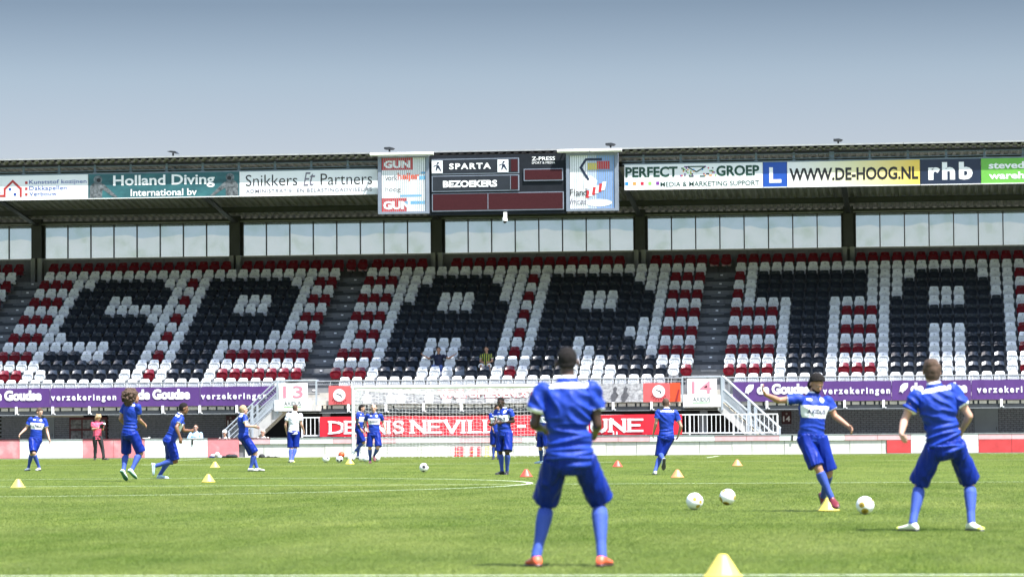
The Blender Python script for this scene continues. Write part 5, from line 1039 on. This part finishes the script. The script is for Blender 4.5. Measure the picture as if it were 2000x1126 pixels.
BT = {'shorts': satin('blue_shorts', (.004,.020,.21), .45), 'black': mat('black_trousers', (.018,.019,.022), .7, .2, 8, .3, 30), 'jeans': mat('blue_jeans', (.06,.11,.33), .8, .2, 8, .3, 30), 'whiteb': mat('white_shorts', (.7,.7,.68), .7, .1, 8, .3, 30)}
SOCK = mat('blue_socks', (.030,.070,.33), .75, .10, 10, .3, 80)
SHO = {'orange': ((.80,.13,.06), (.05,.02,.02)), 'white': ((.76,.77,.76), (.05,.05,.05)), 'whitegreen': ((.72,.76,.72), (.04,.16,.10)), 'black': ((.02,.02,.02), (.05,.05,.05)), 'paleblue': ((.42,.60,.68), (.5,.55,.55)), 'redblack': ((.16,.02,.03), (.02,.01,.01)), 'yellowwhite': ((.72,.74,.58), (.03,.03,.03)), 'pinkred': ((.78,.30,.26), (.3,.05,.05))}
CR = rgt.copy()
def person(key, label, skin, hair, top='blue', bottom='shorts', shoes='white', sleeves=.60, vox=.0115, hairstyle='short', text_front=False, group=None, undersleeve=None, nolegs=False, shirtlen=.10, extra=None, fold=.010):
    D = POSES[key]; H = D['H']; k = H/1.8; J = {a: V3(b) for a, b in D['J'].items()}
    ox, oy, oz = D['o']; t = thing('person', label, 'person', (ox, oy, oz), group)
    if D['r']: t.rotation_euler = (0, 0, YAW)
    a_s, a_h, a_hd = R(D['phi']), R(D['hip']), R(D['hphi'])
    up = (J['neck']-J['pel']).normalized(); T = (J['neck']-J['pel']).length
    def frame(a, upv_):
        L = Vector((math.cos(a), math.sin(a), 0)); L = perp(upv_, L); F = L.cross(upv_); return L, F
    Ls, Fs = frame(a_s, up); Lh, Fh = frame(a_h, up)
    def lerpf(f):
        f = max(0, min(1, f)); L = perp(up, (Lh*(1-f)+Ls*f)); return L, L.cross(up)
    # head frame
    hu = Vector((0,0,1)); hL = Vector((math.cos(a_hd), math.sin(a_hd), 0)); hF = Vector((math.sin(a_hd), -math.cos(a_hd), 0)); pit = R(D['hpit'])
    hF2 = (hF*math.cos(pit)+hu*math.sin(pit)); hu2 = (hu*math.cos(pit)-hF*math.sin(pit))
    hc = J['head']; sh = {'L': J['neck']+Ls*.104*H-Vector((0,0,.055)), 'R': J['neck']-Ls*.104*H-Vector((0,0,.055))}
    hj = {'L': J['pel']+Lh*.055*H, 'R': J['pel']-Lh*.055*H}
    def torso(mb, secs, inf=0.0):
        out = []
        for (f, w_, d_, s_) in secs:
            L, F = lerpf(f); out.append((J['pel']+up*T*f+F*s_*k, L*(w_+inf)*k, F*(d_+inf)*k))
        loft(mb, out, 18)
    body = MB()
    torso(body, [(-.17,.08,.075,-.01),(-.10,.132,.104,-.01),(0,.154,.114,-.012),(.14,.148,.104,0),(.32,.138,.10,.005),(.5,.155,.112,.004),(.68,.168,.112,.002),(.82,.162,.100,-.004),(.92,.115,.075,-.01),(1.0,.07,.062,-.012)])
    nk = J['neck']; limb(body, nk-up*.05, hc-hu2*.05*k-hF2*.015, [(0,.062*k,.060*k),(.5,.056*k,.056*k),(1,.055*k,.056*k)], hL)
    ball(body, hc+hu2*.022*k-hF2*.012*k, hL*.075*k, hF2*.094*k, hu2*.094*k, 16, 9)
    ball(body, hc-hu2*.045*k+hF2*.022*k, hL*.056*k, hF2*.066*k, hu2*.072*k, 14, 8)
    ball(body, hc-hu2*.100*k+hF2*.062*k, hL*.024*k, hF2*.022*k, hu2*.020*k)
    limb(body, hc+hu2*.022*k+hF2*.076*k, hc-hu2*.026*k+hF2*.104*k, [(0,.009*k,.010*k),(.6,.013*k,.012*k),(1,.019*k,.012*k)], hL, 8)
    ball(body, hc+hu2*.034*k+hF2*.073*k, hL*.052*k, hF2*.013*k, hu2*.011*k)
    ball(body, hc-hu2*.062*k+hF2*.082*k, hL*.024*k, hF2*.012*k, hu2*.011*k)
    for s_ in (1, -1):
        ball(body, hc+hL*.087*s_*k-hF2*.006*k-hu2*.006*k, hL*.013*k, hF2*.021*k, hu2*.033*k, 8, 5)
        ball(body, hc+hL*.038*s_*k+hF2*.064*k-hu2*.018*k, hL*.020*k, hF2*.016*k, hu2*.016*k, 8, 5)
    for s_ in 'LR':
        sg = 1 if s_ == 'L' else -1; S, E_, W_, TP = sh[s_], J['e'+s_], J['w'+s_], J['tip'+s_]
        ball(body, S, Ls*.050*k, Fs*.050*k, up*.050*k)
        limb(body, S, E_, [(0,.048*k,.048*k),(.35,.049*k,.052*k),(.8,.039*k,.040*k),(1,.039*k,.039*k)], Fs)
        ball(body, E_, Ls*.039*k, Fs*.039*k, up*.039*k)
        limb(body, E_, W_, [(0,.039*k,.038*k),(.25,.043*k,.040*k),(.65,.034*k,.031*k),(1,.028*k,.023*k)], Fs)
        # hand
        d = (TP-W_).normalized(); pn = perp(d, (J['pel']+up*T*.4-W_)); sd_ = d.cross(pn)
        if sd_.dot(Fs) < 0: sd_ = -sd_     # thumb side towards the front of the body
        limb(body, W_, W_+d*.088*k, [(0,.026*k,.021*k),(.3,.034*k,.018*k),(.8,.041*k,.016*k),(1,.039*k,.013*k)], sd_, 10)
        for fi, (o_, ln_, c1) in enumerate(((.029,.070,.30),(.010,.080,.34),(-.010,.074,.42),(-.029,.058,.52))):
            b0 = W_+d*.080*k+sd_*o_*k; d1 = (d*math.cos(c1)+pn*math.sin(c1)+sd_*o_*2.2).normalized(); m1 = b0+d1*ln_*.55*k; c2 = c1+.55; d2 = (d*math.cos(c2)+pn*math.sin(c2)+sd_*o_*2.0).normalized()
            limb(body, b0-d1*.01, m1, [(0,.0098*k,.0098*k),(1,.0092*k,.0092*k)], sd_, 8); limb(body, m1-d2*.004, m1+d2*ln_*.5*k, [(0,.0095*k,.0095*k),(.8,.0085*k,.0085*k),(1,.005*k,.005*k)], sd_, 8)
        tb = W_+d*.020*k+sd_*.026*k; td = (d*.72+sd_*.62+pn*.25).normalized(); limb(body, tb, tb+td*.040*k, [(0,.0135*k,.0125*k),(1,.0108*k,.0105*k)], pn, 8); td2 = (d*.9+sd_*.25+pn*.38).normalized(); limb(body, tb+td*.036*k, tb+td*.036*k+td2*.034*k, [(0,.0108*k,.0105*k),(.8,.0095*k,.009*k),(1,.005*k,.005*k)], pn, 8)
        # leg
        if not nolegs:
            Hh, K, A = hj[s_], J['k'+s_], J['a'+s_]
            bk = -Fh
            ball(body, Hh, Lh*.074*k, Fh*.080*k, up*.08*k)
            def leg(mb, p0, p1, prof, ref): 
                d_ = (p1-p0).normalized(); A_ = perp(d_, ref); L_ = (p1-p0).length
                B_ = perp(d_, -Fh if abs(d_.dot(Fh)) < .8 else up)
                loft(mb, [(p0+d_*L_*q[0]+B_*q[3]*k, A_*q[1]*k, d_.cross(A_)*q[2]*k) for q in prof], 14)
            leg(body, Hh, K, [(0,.080,.086,0),(.25,.080,.086,0),(.6,.070,.074,0),(.9,.056,.058,0),(1,.055,.057,0)], Lh)
            ball(body, K, Lh*.053*k, Fh*.056*k, up*.055*k)
            leg(body, K, A, [(0,.052,.054,0),(.12,.051,.054,.006),(.30,.058,.066,.019),(.5,.050,.055,.012),(.75,.036,.038,.002),(1,.034,.036,0)], Lh)
            ball(body, A, Lh*.036*k, Fh*.038*k, up*.04*k)
    JOBS.append(dict(mb=body, vox=vox, name='body', mat=SKIN[skin], parent=t, disp=0, freq=1))
    # eyes
    for s_ in (1, -1):
        c = hc+hL*.031*s_*k+hF2*.081*k+hu2*.014*k; e_ = MB(); ball(e_, c, hL*.0125*k, hF2*.008*k, hu2*.0065*k, 10, 5); ball(e_, c+hF2*.004*k, hL*.006*k, hF2*.0055*k, hu2*.006*k, 8, 5)
        e_.m = [1 if i >= len(e_.f)//2+6 else 0 for i in range(len(e_.f))]; e_.sm = True; link('eye', e_.mesh('eye', [mat('eye_white', (.26,.25,.24), .5), BLACK]), t)
    # hair
    hr = MB(); up0 = hc+hu2*.028*k-hF2*.018*k
    if hairstyle in ('short', 'shaved', 'side', 'long'):
        q = {'shaved': .004, 'short': .014, 'side': .018, 'long': .022}[hairstyle]
        ball(hr, up0, hL*(.076*k+q), hF2*(.091*k+q), hu2*(.092*k+q), 16, 9)
        ball(hr, hc-hu2*.022*k-hF2*.038*k, hL*(.066*k+q), hF2*(.060*k+q*.9), hu2*(.060*k+q), 14, 8)
        if hairstyle == 'side': ball(hr, up0+hu2*.070*k+hF2*.045*k, hL*.062*k, hF2*.05*k, hu2*.040*k); ball(hr, up0+hu2*.04*k-hF2*.06*k+hL*.02, hL*.06*k, hF2*.045*k, hu2*.06*k)
        if hairstyle == 'long': ball(hr, hc-hu2*.05*k-hF2*.05*k, hL*.085*k, hF2*.06*k, hu2*.09*k)
    elif hairstyle == 'afro':
        random.seed(3); ball(hr, up0+hu2*.02-hF2*.065, hL*.175, hF2*.165, hu2*.145, 18, 10); ball(hr, hc-hu2*.08-hF2*.11, hL*.165, hF2*.10, hu2*.14, 16, 9)
        for i in range(110):
            a = random.uniform(0, 6.28); b_ = random.uniform(-.9, 1.3); dd = (hL*math.cos(a)*math.cos(b_)+hF2*math.sin(a)*math.cos(b_)+hu2*math.sin(b_))
            if dd.dot(hF2) > .45: continue
            c = up0-hF2*.06-hu2*.02+Vector((dd.x*.18, dd.y*.18, dd.z*.17)); r_ = random.uniform(.018,.034); ball(hr, c, hL*r_, hF2*r_, hu2*r_, 8, 5)
    elif hairstyle == 'wavy':
        random.seed(4); ball(hr, up0, hL*.105, hF2*.105, hu2*.105, 16, 9); ball(hr, hc-hu2*.05-hF2*.045, hL*.115, hF2*.08, hu2*.10, 14, 8)
        for i in range(26):
            a = random.uniform(0, 6.28); b_ = random.uniform(-.9, 1.2); dd = (hL*math.cos(a)*math.cos(b_)+hF2*math.sin(a)*math.cos(b_)+hu2*math.sin(b_))
            if dd.dot(hF2) > .35: continue
            c = up0+dd*.10; r_ = random.uniform(.022,.036); ball(hr, c, hL*r_, hF2*r_, hu2*r_, 8, 5)
    elif hairstyle == 'cap':
        ball(hr, up0+hu2*.015, hL*.092, hF2*.105, hu2*.088, 16, 9); loft(hr, [(hc+hu2*.045+hF2*(.08+.02*i), hL*(.075-.004*i*i), hu2*.008) for i in range(4)], 12)
    if hr.v:
        # keep the face and ears clear: cut the hair mass in front of the hairline
        JOBS.append(dict(mb=hr, vox=vox if hairstyle not in ('afro','wavy') else .009, name='cap' if hairstyle == 'cap' else 'hair', mat=hair if hairstyle == 'cap' else HAIRC[hair], parent=t, disp={'afro': .018, 'wavy': .012, 'side': .008, 'long': .008}.get(hairstyle, .003), freq={'afro': 30, 'wavy': 26}.get(hairstyle, 22),
                         clip=None if hairstyle in ('cap',) else (hc.copy(), hF2.copy(), hu2.copy(), k, hairstyle)))
    if extra and 'beard' in extra:
        bd = MB(); ball(bd, hc-hu2*.070*k+hF2*.030*k, hL*.060*k, hF2*.068*k, hu2*.056*k, 14, 8); ball(bd, hc-hu2*.104*k+hF2*.06*k, hL*.032*k, hF2*.032*k, hu2*.034*k)
        JOBS.append(dict(mb=bd, vox=.010, name='beard', mat=HAIRC['black'], parent=t, disp=.003, freq=40, clip=(hc-hu2*.055*k, -hu2, hF2, 1, 'beard')))
    if extra and 'glasses' in extra:
        g_ = MB()
        for s_ in (1, -1): ball(g_, hc+hL*.033*s_*k+hF2*.092*k+hu2*.012*k, hL*.026*k, hF2*.006*k, hu2*.018*k, 10, 5); g_.tube(hc+hL*.06*s_*k+hF2*.088*k+hu2*.016*k, hc+hL*.086*s_*k-hF2*.01*k+hu2*.016*k, .004, 5)
        g_.tube(hc+hL*.015*k+hF2*.094*k+hu2*.016*k, hc-hL*.015*k+hF2*.094*k+hu2*.016*k, .004, 5); link('sunglasses', g_.mesh('sunglasses', BLACK), t)
    # shirt
    st = MB()
    torso(st, [(-shirtlen,.174,.136,-.008),(-.05,.173,.137,-.010),(.06,.168,.131,-.008),(.18,.161,.125,0),(.32,.156,.120,.004),(.5,.166,.125,.004),(.68,.188,.134,.002),(.82,.182,.120,-.004),(.91,.140,.096,-.010),(.985,.095,.080,-.012),(1.045,.074,.069,-.010),(1.075,.068,.064,-.006)])
    ends = {}
    for s_ in 'LR':
        S, E_ = sh[s_], J['e'+s_]; ball(st, S-up*.006, Ls*.066*k, Fs*.068*k, up*.064*k)
        if sleeves <= 1:
            P1 = S.lerp(E_, sleeves); limb(st, S, P1, [(0,.064*k,.068*k),(.4,.064*k,.066*k),(.9,.065*k,.067*k),(1,.066*k,.068*k)], Fs, 14)
        else:
            limb(st, S, E_, [(0,.070*k,.072*k),(.5,.062*k,.062*k),(1,.052*k,.052*k)], Fs, 14); ball(st, E_, Ls*.051*k, Fs*.051*k, up*.051*k); limb(st, E_, E_.lerp(J['w'+s_], .9), [(0,.052*k,.050*k),(1,.036*k,.034*k)], Fs, 12)
            P1 = E_
        ends[s_] = (S, P1)
    job = dict(mb=st, vox=vox, name='shirt', mat=CL[top], parent=t, disp=fold*1.1, freq=4.2, kit=(J['pel'], up, T, Ls, Fs, ends, k), sm=2)
    if text_front: job['text'] = ('AXIDUS', mat('navy_lettering', (.01,.02,.09), .5))
    JOBS.append(job)
    if undersleeve:
        for s_ in 'LR':
            us = MB(); limb(us, J['e'+s_].lerp(sh[s_], .5), J['e'+s_], [(0,.046*k,.046*k),(1,.044*k,.044*k)], Fs); ball(us, J['e'+s_], Ls*.044*k, Fs*.044*k, up*.044*k); limb(us, J['e'+s_], J['e'+s_].lerp(J['w'+s_], .85), [(0,.045*k,.045*k),(1,.034*k,.032*k)], Fs)
            JOBS.append(dict(mb=us, vox=vox, name='undershirt_sleeve', mat=undersleeve, parent=t, disp=.003, freq=12))
    # shorts or trousers
    if not nolegs or bottom != 'shorts':
        so = MB(); torso(so, [(-.22,.10,.09,-.005),(-.14,.152,.124,-.01),(-.02,.174,.136,-.010),(.07,.174,.132,-.004)])
        for s_ in 'LR':
            Hh, K, A = hj[s_], J['k'+s_], J['a'+s_]; out_ = Lh*(.016 if s_ == 'L' else -.016)
            if bottom in ('shorts', 'whiteb'):
                limb(so, Hh+out_*.2, Hh.lerp(K, .94)+out_, [(0,.096*k,.110*k),(.4,.096*k,.106*k),(.8,.097*k,.101*k),(1,.100*k,.102*k)], Lh, 18)
            else:
                limb(so, Hh, K, [(0,.096*k,.105*k),(.4,.090*k,.094*k),(1,.064*k,.066*k)], Lh, 16); ball(so, K, Lh*.064*k, Fh*.066*k, up*.066*k); limb(so, K, K.lerp(A, 1.0), [(0,.064*k,.066*k),(.3,.066*k,.068*k),(1,.052*k,.056*k)], Lh, 14)
        JOBS.append(dict(mb=so, vox=vox, name='shorts' if bottom in ('shorts','whiteb') else 'trousers', mat=BT[bottom], parent=t, disp=min(fold, .013), freq=7, fold=(J['pel'], Lh, Fh, up), sm=1))
    if not nolegs:
        for s_ in 'LR':
            k = H/1.8; K, A, TO = J['k'+s_], J['a'+s_], J['toe'+s_]
            if bottom in ('shorts',):
                sk = MB(); d_ = (A-K).normalized(); A_ = perp(d_, Lh); B_ = perp(d_, -Fh if abs(d_.dot(Fh)) < .8 else up); L_ = (A-K).length
                loft(sk, [(K+d_*L_*q[0]+B_*q[3]*k, A_*q[1]*k, d_.cross(A_)*q[2]*k) for q in [(.13,.055,.059,.006),(.15,.060,.065,.008),(.30,.064,.073,.019),(.5,.055,.060,.012),(.75,.041,.044,.002),(.98,.040,.043,0)]], 16)
                ball(sk, A, Lh*.042*k, Fh*.043*k, up*.045*k)
                JOBS.append(dict(mb=sk, vox=vox, name='sock', mat=SOCK, parent=t, disp=.0015, freq=20))
            cu, cs = SHO[shoes]; f0 = (TO-A).normalized(); su = (K-A).normalized(); side = f0.cross(su)
            if side.length < .1: side = Lh.copy()
            side.normalize(); planted = A.z < .095
            if planted: f = Vector((f0.x, f0.y, 0)).normalized(); side = f.cross(Vector((0,0,1))).normalized()
            else: f = (Matrix.Rotation(-R(22), 3, side) @ f0); f = f if f.dot(su) > f0.dot(su) else (Matrix.Rotation(R(22), 3, side) @ f0)
            u_ = side.cross(f).normalized()
            if u_.dot(su) < 0: u_ = -u_
            k = k*1.07; base = A-u_*.080*k/1.07; b0 = MB(); b1 = MB()
            for mb_, z0, secs in ((b0, .014, [(-.062,.020,.030),(-.055,.030,.050),(-.03,.036,.070),(.01,.036,.074),(.06,.040,.052),(.11,.047,.038),(.15,.042,.030),(.180,.030,.022),(.190,.014,.012)]), (b1, 0, [(-.066,.020,.020),(-.055,.034,.026),(0,.034,.026),(.05,.034,.022),(.11,.048,.022),(.155,.043,.020),(.186,.026,.016),(.193,.010,.008)])):
                loft(mb_, [(base+f*x*k+u_*(z0+hh/2)*k, side*ww*k, u_*(hh/2)*k*1.12) for x, ww, hh in secs], 14)
            ball(b0, A-u_*.01, f*.045*k, side*.040*k, u_*.035*k)
            if shoes == 'yellowwhite':
                b2 = MB(); ball(b2, base+f*.152*k+u_*.026*k, f*.040*k, side*.043*k, u_*.022*k); JOBS.append(dict(mb=b2, vox=.008, name='toe_cap', mat=mat('toe_yellow', (.62,.66,.08), .4), parent=t, disp=0, freq=1))
            JOBS.append(dict(mb=b0, vox=min(vox, .009), name='boot', mat=mat('boot_'+shoes, cu, .35, .15, 20), parent=t, disp=0, freq=1, sub=(b1, mat('sole_'+shoes, cs, .4), base, f, side, u_, k)))
    return t

def finish_jobs():
    tmp = []
    for j in JOBS:
        me = bpy.data.meshes.new(j['name']); me.from_pydata(j['mb'].v, [], j['mb'].f); me.update()
        o = bpy.data.objects.new('work', me); col.objects.link(o)
        r = o.modifiers.new('remesh', 'REMESH'); r.mode = 'VOXEL'; r.voxel_size = j['vox']; r.use_smooth_shade = True
        s = o.modifiers.new('smooth', 'SMOOTH'); s.factor = .5; s.iterations = j.get('sm', 2); tmp.append(o)
    dg = bpy.context.evaluated_depsgraph_get()
    for j, o in zip(JOBS, tmp): j['me'] = bpy.data.meshes.new_from_object(o.evaluated_get(dg))
    for j, o in zip(JOBS, tmp):
        me0 = o.data; bpy.data.objects.remove(o); bpy.data.meshes.remove(me0); me = j['me']; me.name = j['name']
        if j.get('clip'):
            hc, hf, hu, k, style = j['clip']; bm = bmesh.new(); bm.from_mesh(me)
            lim = {'beard': None, 'afro': .055, 'wavy': .05}.get(style, .045)
            for v in bm.verts:
                d = v.co-hc; y = d.dot(hf); z = d.dot(hu)
                if style == 'beard':
                    # d measured downwards from the cheek line
                    if y < 0: v.co += hf*(-y)*.9
                else:
                    edge = lim*k+max(0, (z-.045*k))*.9
                    ym = (-.012*k if style in ('short','shaved','side','long') else .02*k)+max(0, z-.03*k)*1.35
                    if y > ym: v.co -= hf*(y-ym)*.94
                    if style in ('shaved','short') and z < -.045*k: v.co += hu*(-.045*k-z)*.7
            bm.to_mesh(me); bm.free()
        if j['disp']:
            n_ = len(me.vertices); co = [0.0]*3*n_; me.vertices.foreach_get('co', co); no = [0.0]*3*n_; me.vertices.foreach_get('normal', no); f = j['freq']; a = j['disp']; seed = len(j['name']) % 7 + len(co) % 13
            if j.get('kit') or j.get('fold'):
                if j.get('kit'): pel, up_, T_, L_, F_ = j['kit'][:5]; sh_ = True
                else: pel, L_, F_, up_ = j['fold']; T_ = .56; sh_ = False
                for i in range(n_):
                    d = Vector(co[3*i:3*i+3])-pel; u = d.dot(L_); v = d.dot(up_); w_ = d.dot(F_); side_ = 1 if w_ > 0 else -1
                    if sh_:
                        lo = max(0, min(1, (.30*T_/.56-v)/.14)); hz = 1-2.6*abs(noise.noise(Vector((u*3.2+seed, v*15, side_*3))))
                        dg_ = 1-2.4*abs(noise.noise(Vector(((u*side_*.8+v*.75)*11+seed*2, (v-u*side_)*2.6, side_*5))))
                        s = lo*hz+(1-lo)*dg_; fade = max(.15, min(1, (1.02-v/T_)/.22))
                        s = max(s, -.5)*fade
                    else:
                        s = 1-2.5*abs(noise.noise(Vector((u*15+v*4+seed, v*2.4, w_*13)))); s = max(s, -.35)
                    s -= .12
                    for c in range(3): co[3*i+c] += no[3*i+c]*s*a
            else:
              for i in range(n_):
                x, y, z = co[3*i:3*i+3]; q = Vector((x*f+seed, y*f, z*f*.8)); s = noise.noise(q)
                if a > .005: s = s*.75+.55*(abs(noise.noise(Vector((x*f*1.7+z*f*.6, y*f*1.7, z*f*.55+seed))))-.25)*-1.6
                for c in range(3): co[3*i+c] += no[3*i+c]*s*a
            me.vertices.foreach_set('co', co)
        me.materials.clear(); me.materials.append(j['mat']); me.polygons.foreach_set('use_smooth', [True]*len(me.polygons)); me.update()
        if j.get('kit'):
            pel, up, T, Ls, Fs, ends, k = j['kit']; n_ = len(me.vertices); kv = [0.0]*3*n_; sv = [0.0]*n_
            for i, v in enumerate(me.vertices):
                d = v.co-pel; kv[3*i] = d.dot(Ls); kv[3*i+1] = d.dot(up)/T; kv[3*i+2] = d.dot(Fs)
                for s_, (S, P1) in ends.items():
                    ax = P1-S; L = ax.length; tt = (v.co-S).dot(ax)/L/L; off = (v.co-S-ax*tt).length
                    if tt > .12 and off < .095*k and abs(kv[3*i]) > .192*k and kv[3*i]*(1 if s_ == 'L' else -1) > 0: sv[i] = max(sv[i], min(1.2, tt))
            at_ = me.attributes.new('kit', 'FLOAT_VECTOR', 'POINT'); at_.data.foreach_set('vector', kv); a2 = me.attributes.new('sleeve', 'FLOAT', 'POINT'); a2.data.foreach_set('value', sv)
        o = link(j['name'], me, j['parent'])
        if j.get('sub'):
            b1, m1, base, f, side, u_, k = j['sub']; b1.sm = True
            for x in (-.04, .02, .09, .14, .17):
                for s_ in (1, -1): b1.tube(base+f*x*k+side*.02*s_*k+u_*.004, base+f*x*k+side*.02*s_*k-u_*.010, .005, 6)
            link('sole', b1.mesh('sole', m1), o)
        if j.get('text'):
            word, m1 = j['text']; pel, up, T, Ls, Fs, ends, k = j['kit']; bvh = BVHTree.FromPolygons([v.co.copy() for v in me.vertices], [tuple(p.vertices) for p in me.polygons])
            vs, fs = glyph_mesh(word, .03, 0, 1.15, res=2); ax = min(v.x for v in vs); bx_ = max(v.x for v in vs); ay = min(v.y for v in vs); by = max(v.y for v in vs); out = []
            for v in vs:
                u = ((v.x-ax)/(bx_-ax)-.5)*.24*k; z = .545+(v.y-ay)/(by-ay)*.115; og = pel+up*T*z+Ls*u+Fs*.6; hit = bvh.ray_cast(og, -Fs)[0]; out.append((hit if hit else pel+up*T*z+Ls*u+Fs*.14)+Fs*.009)
            mb = MB(); mb.add(out, fs); link('lettering', mb.mesh('lettering', m1), o)

PG = 'players in blue training kit'
person('foreground', 'dark skinned player in blue kit and orange boots seen from behind, nearest the camera', 'dark', 'black', shoes='orange', hairstyle='shaved', vox=.0075, fold=.028)
person('waiting', 'brown haired player in blue kit with yellow tipped boots seen from behind at right', 'light', 'brown', shoes='yellowwhite', hairstyle='side', vox=.008, fold=.025)
person('kicker', 'bearded player in blue kit kicking with his right arm stretched out, behind the yellow cone', 'tan', 'black', shoes='redblack', hairstyle='long', vox=.008, text_front=True, extra=('beard',), fold=.010)
person('checker', 'dark skinned player in blue kit standing in front of the net adjusting his left sleeve', 'dark', 'black', shoes='black', hairstyle='shaved', vox=.010, text_front=True)
person('partner', 'player in blue kit half hidden behind the standing dark skinned player', 'brown', 'black', shoes='black', hairstyle='short', text_front=True)
person('hidden', 'player in blue kit mostly hidden behind the nearest player, pale blue boots visible', 'light', 'brown', shoes='paleblue', hairstyle='short')
person('runner', 'short haired player in blue kit running away beside the orange cone', 'light', 'brown', shoes='white', hairstyle='shaved', vox=.010)
person('bald', 'bald player in blue kit walking towards the camera in front of the left goalpost', 'light', 'brown', shoes='pinkred', hairstyle='none', text_front=True, vox=.010)
person('post_player', 'dark haired player in blue kit with black undersleeves bending beside the left goalpost', 'light', 'black', shoes='white', hairstyle='long', undersleeve=mat('black_undershirt', (.02,.02,.025), .8))
kp = person('keeper', 'goalkeeper in white jersey and blue shorts walking away under sign 13', 'light', 'brown', top='white', shoes='yellowwhite', hairstyle='shaved', vox=.010)
person('blond', 'short blond player in blue kit leaning back in front of the stair at sign 13', 'light', 'blond', shoes='white', hairstyle='short', vox=.010)
person('crouch_runner', 'dark haired player in blue kit running to the right with one leg kicked back', 'brown', 'black', shoes='paleblue', hairstyle='short', vox=.010)
person('curly', 'player with big curly brown hair in blue kit jumping in front of the purple banner', 'tan', 'frizz', shoes='whitegreen', hairstyle='afro', vox=.010)
person('walker', 'short haired player in blue kit with arms spread walking at the far left', 'light', 'brown', shoes='white', hairstyle='short', text_front=True, vox=.010)
ph = person('photographer', 'blond woman photographer in pink shirt and black trousers at the perimeter wall', 'light', 'blond', top='pink', bottom='black', shoes='black', hairstyle='wavy', shirtlen=.16)
person('leaner', 'man in light blue shirt leaning on the perimeter wall', 'light', 'brown', top='lightblue', bottom='black', hairstyle='shaved', sleeves=2, shoes='black', extra=('glasses',))
person('capman', 'man in white cap sitting behind the wall left of the blond player', 'tan', WHITE, top='cream', bottom='black', hairstyle='cap', shoes='black')
person('shades', 'grey haired man with sunglasses sitting behind the wall right of the blond player', 'light', 'grey', top='cream', bottom='black', hairstyle='short', shoes='black', extra=('glasses',))
person('navy_sitter', 'man in navy shirt and jeans sitting in the stand with arms spread over seats', 'tan', 'black', top='navy', bottom='jeans', hairstyle='short', shoes='black', vox=.011)
person('jersey_sitter', 'young man in yellow and black striped jersey and white trousers sitting in the stand', 'tan', 'black', top='fan', bottom='whiteb', hairstyle='short', shoes='white', vox=.011)
for lab, x in (('left', -9.95), ('right', -7.6)):
    pass
bn = thing('bench', 'low grey bench behind the perimeter wall under the seated men', 'bench', (-9.3, 59.1, 0)); bx('seat', GREYST, bn, -12.6, -7.2, 58.95, 59.25, .16, .20)
for x in (-12.4, -10.8, -9.2, -7.5): bx('leg', GREYST, bn, x-.02, x+.02, 59.0, 59.2, .02, .16)
finish_jobs()
# camera with lens held by the photographer
cx, cy, cz = POSES['photographer']['J']['wL']; o_ = POSES['photographer']['o']
t = thing('photo_camera', 'black camera with pale lens held by the woman in pink', 'camera', (o_[0], o_[1], 0)); t.rotation_euler = (0, 0, YAW)
b = MB(); b.box(cx-.07, cx+.07, cy-.16, cy-.08, cz-.07, cz+.06); b.box(cx-.03, cx+.03, cy-.15, cy-.09, cz+.06, cz+.09); link('camera_body', b.mesh('camera_body', BLACK), t)
b = MB(); b.tube((cx+.02, cy-.16, cz+.01), (cx+.12, cy-.27, cz+.09), .036, 12, r1=.046); link('lens', b.mesh('lens', BLACK), t); b = MB(); b.tube((cx+.121, cy-.271, cz+.091), (cx+.128, cy-.279, cz+.097), .040, 12); link('lens_cap', b.mesh('lens_cap', OFFW), t)
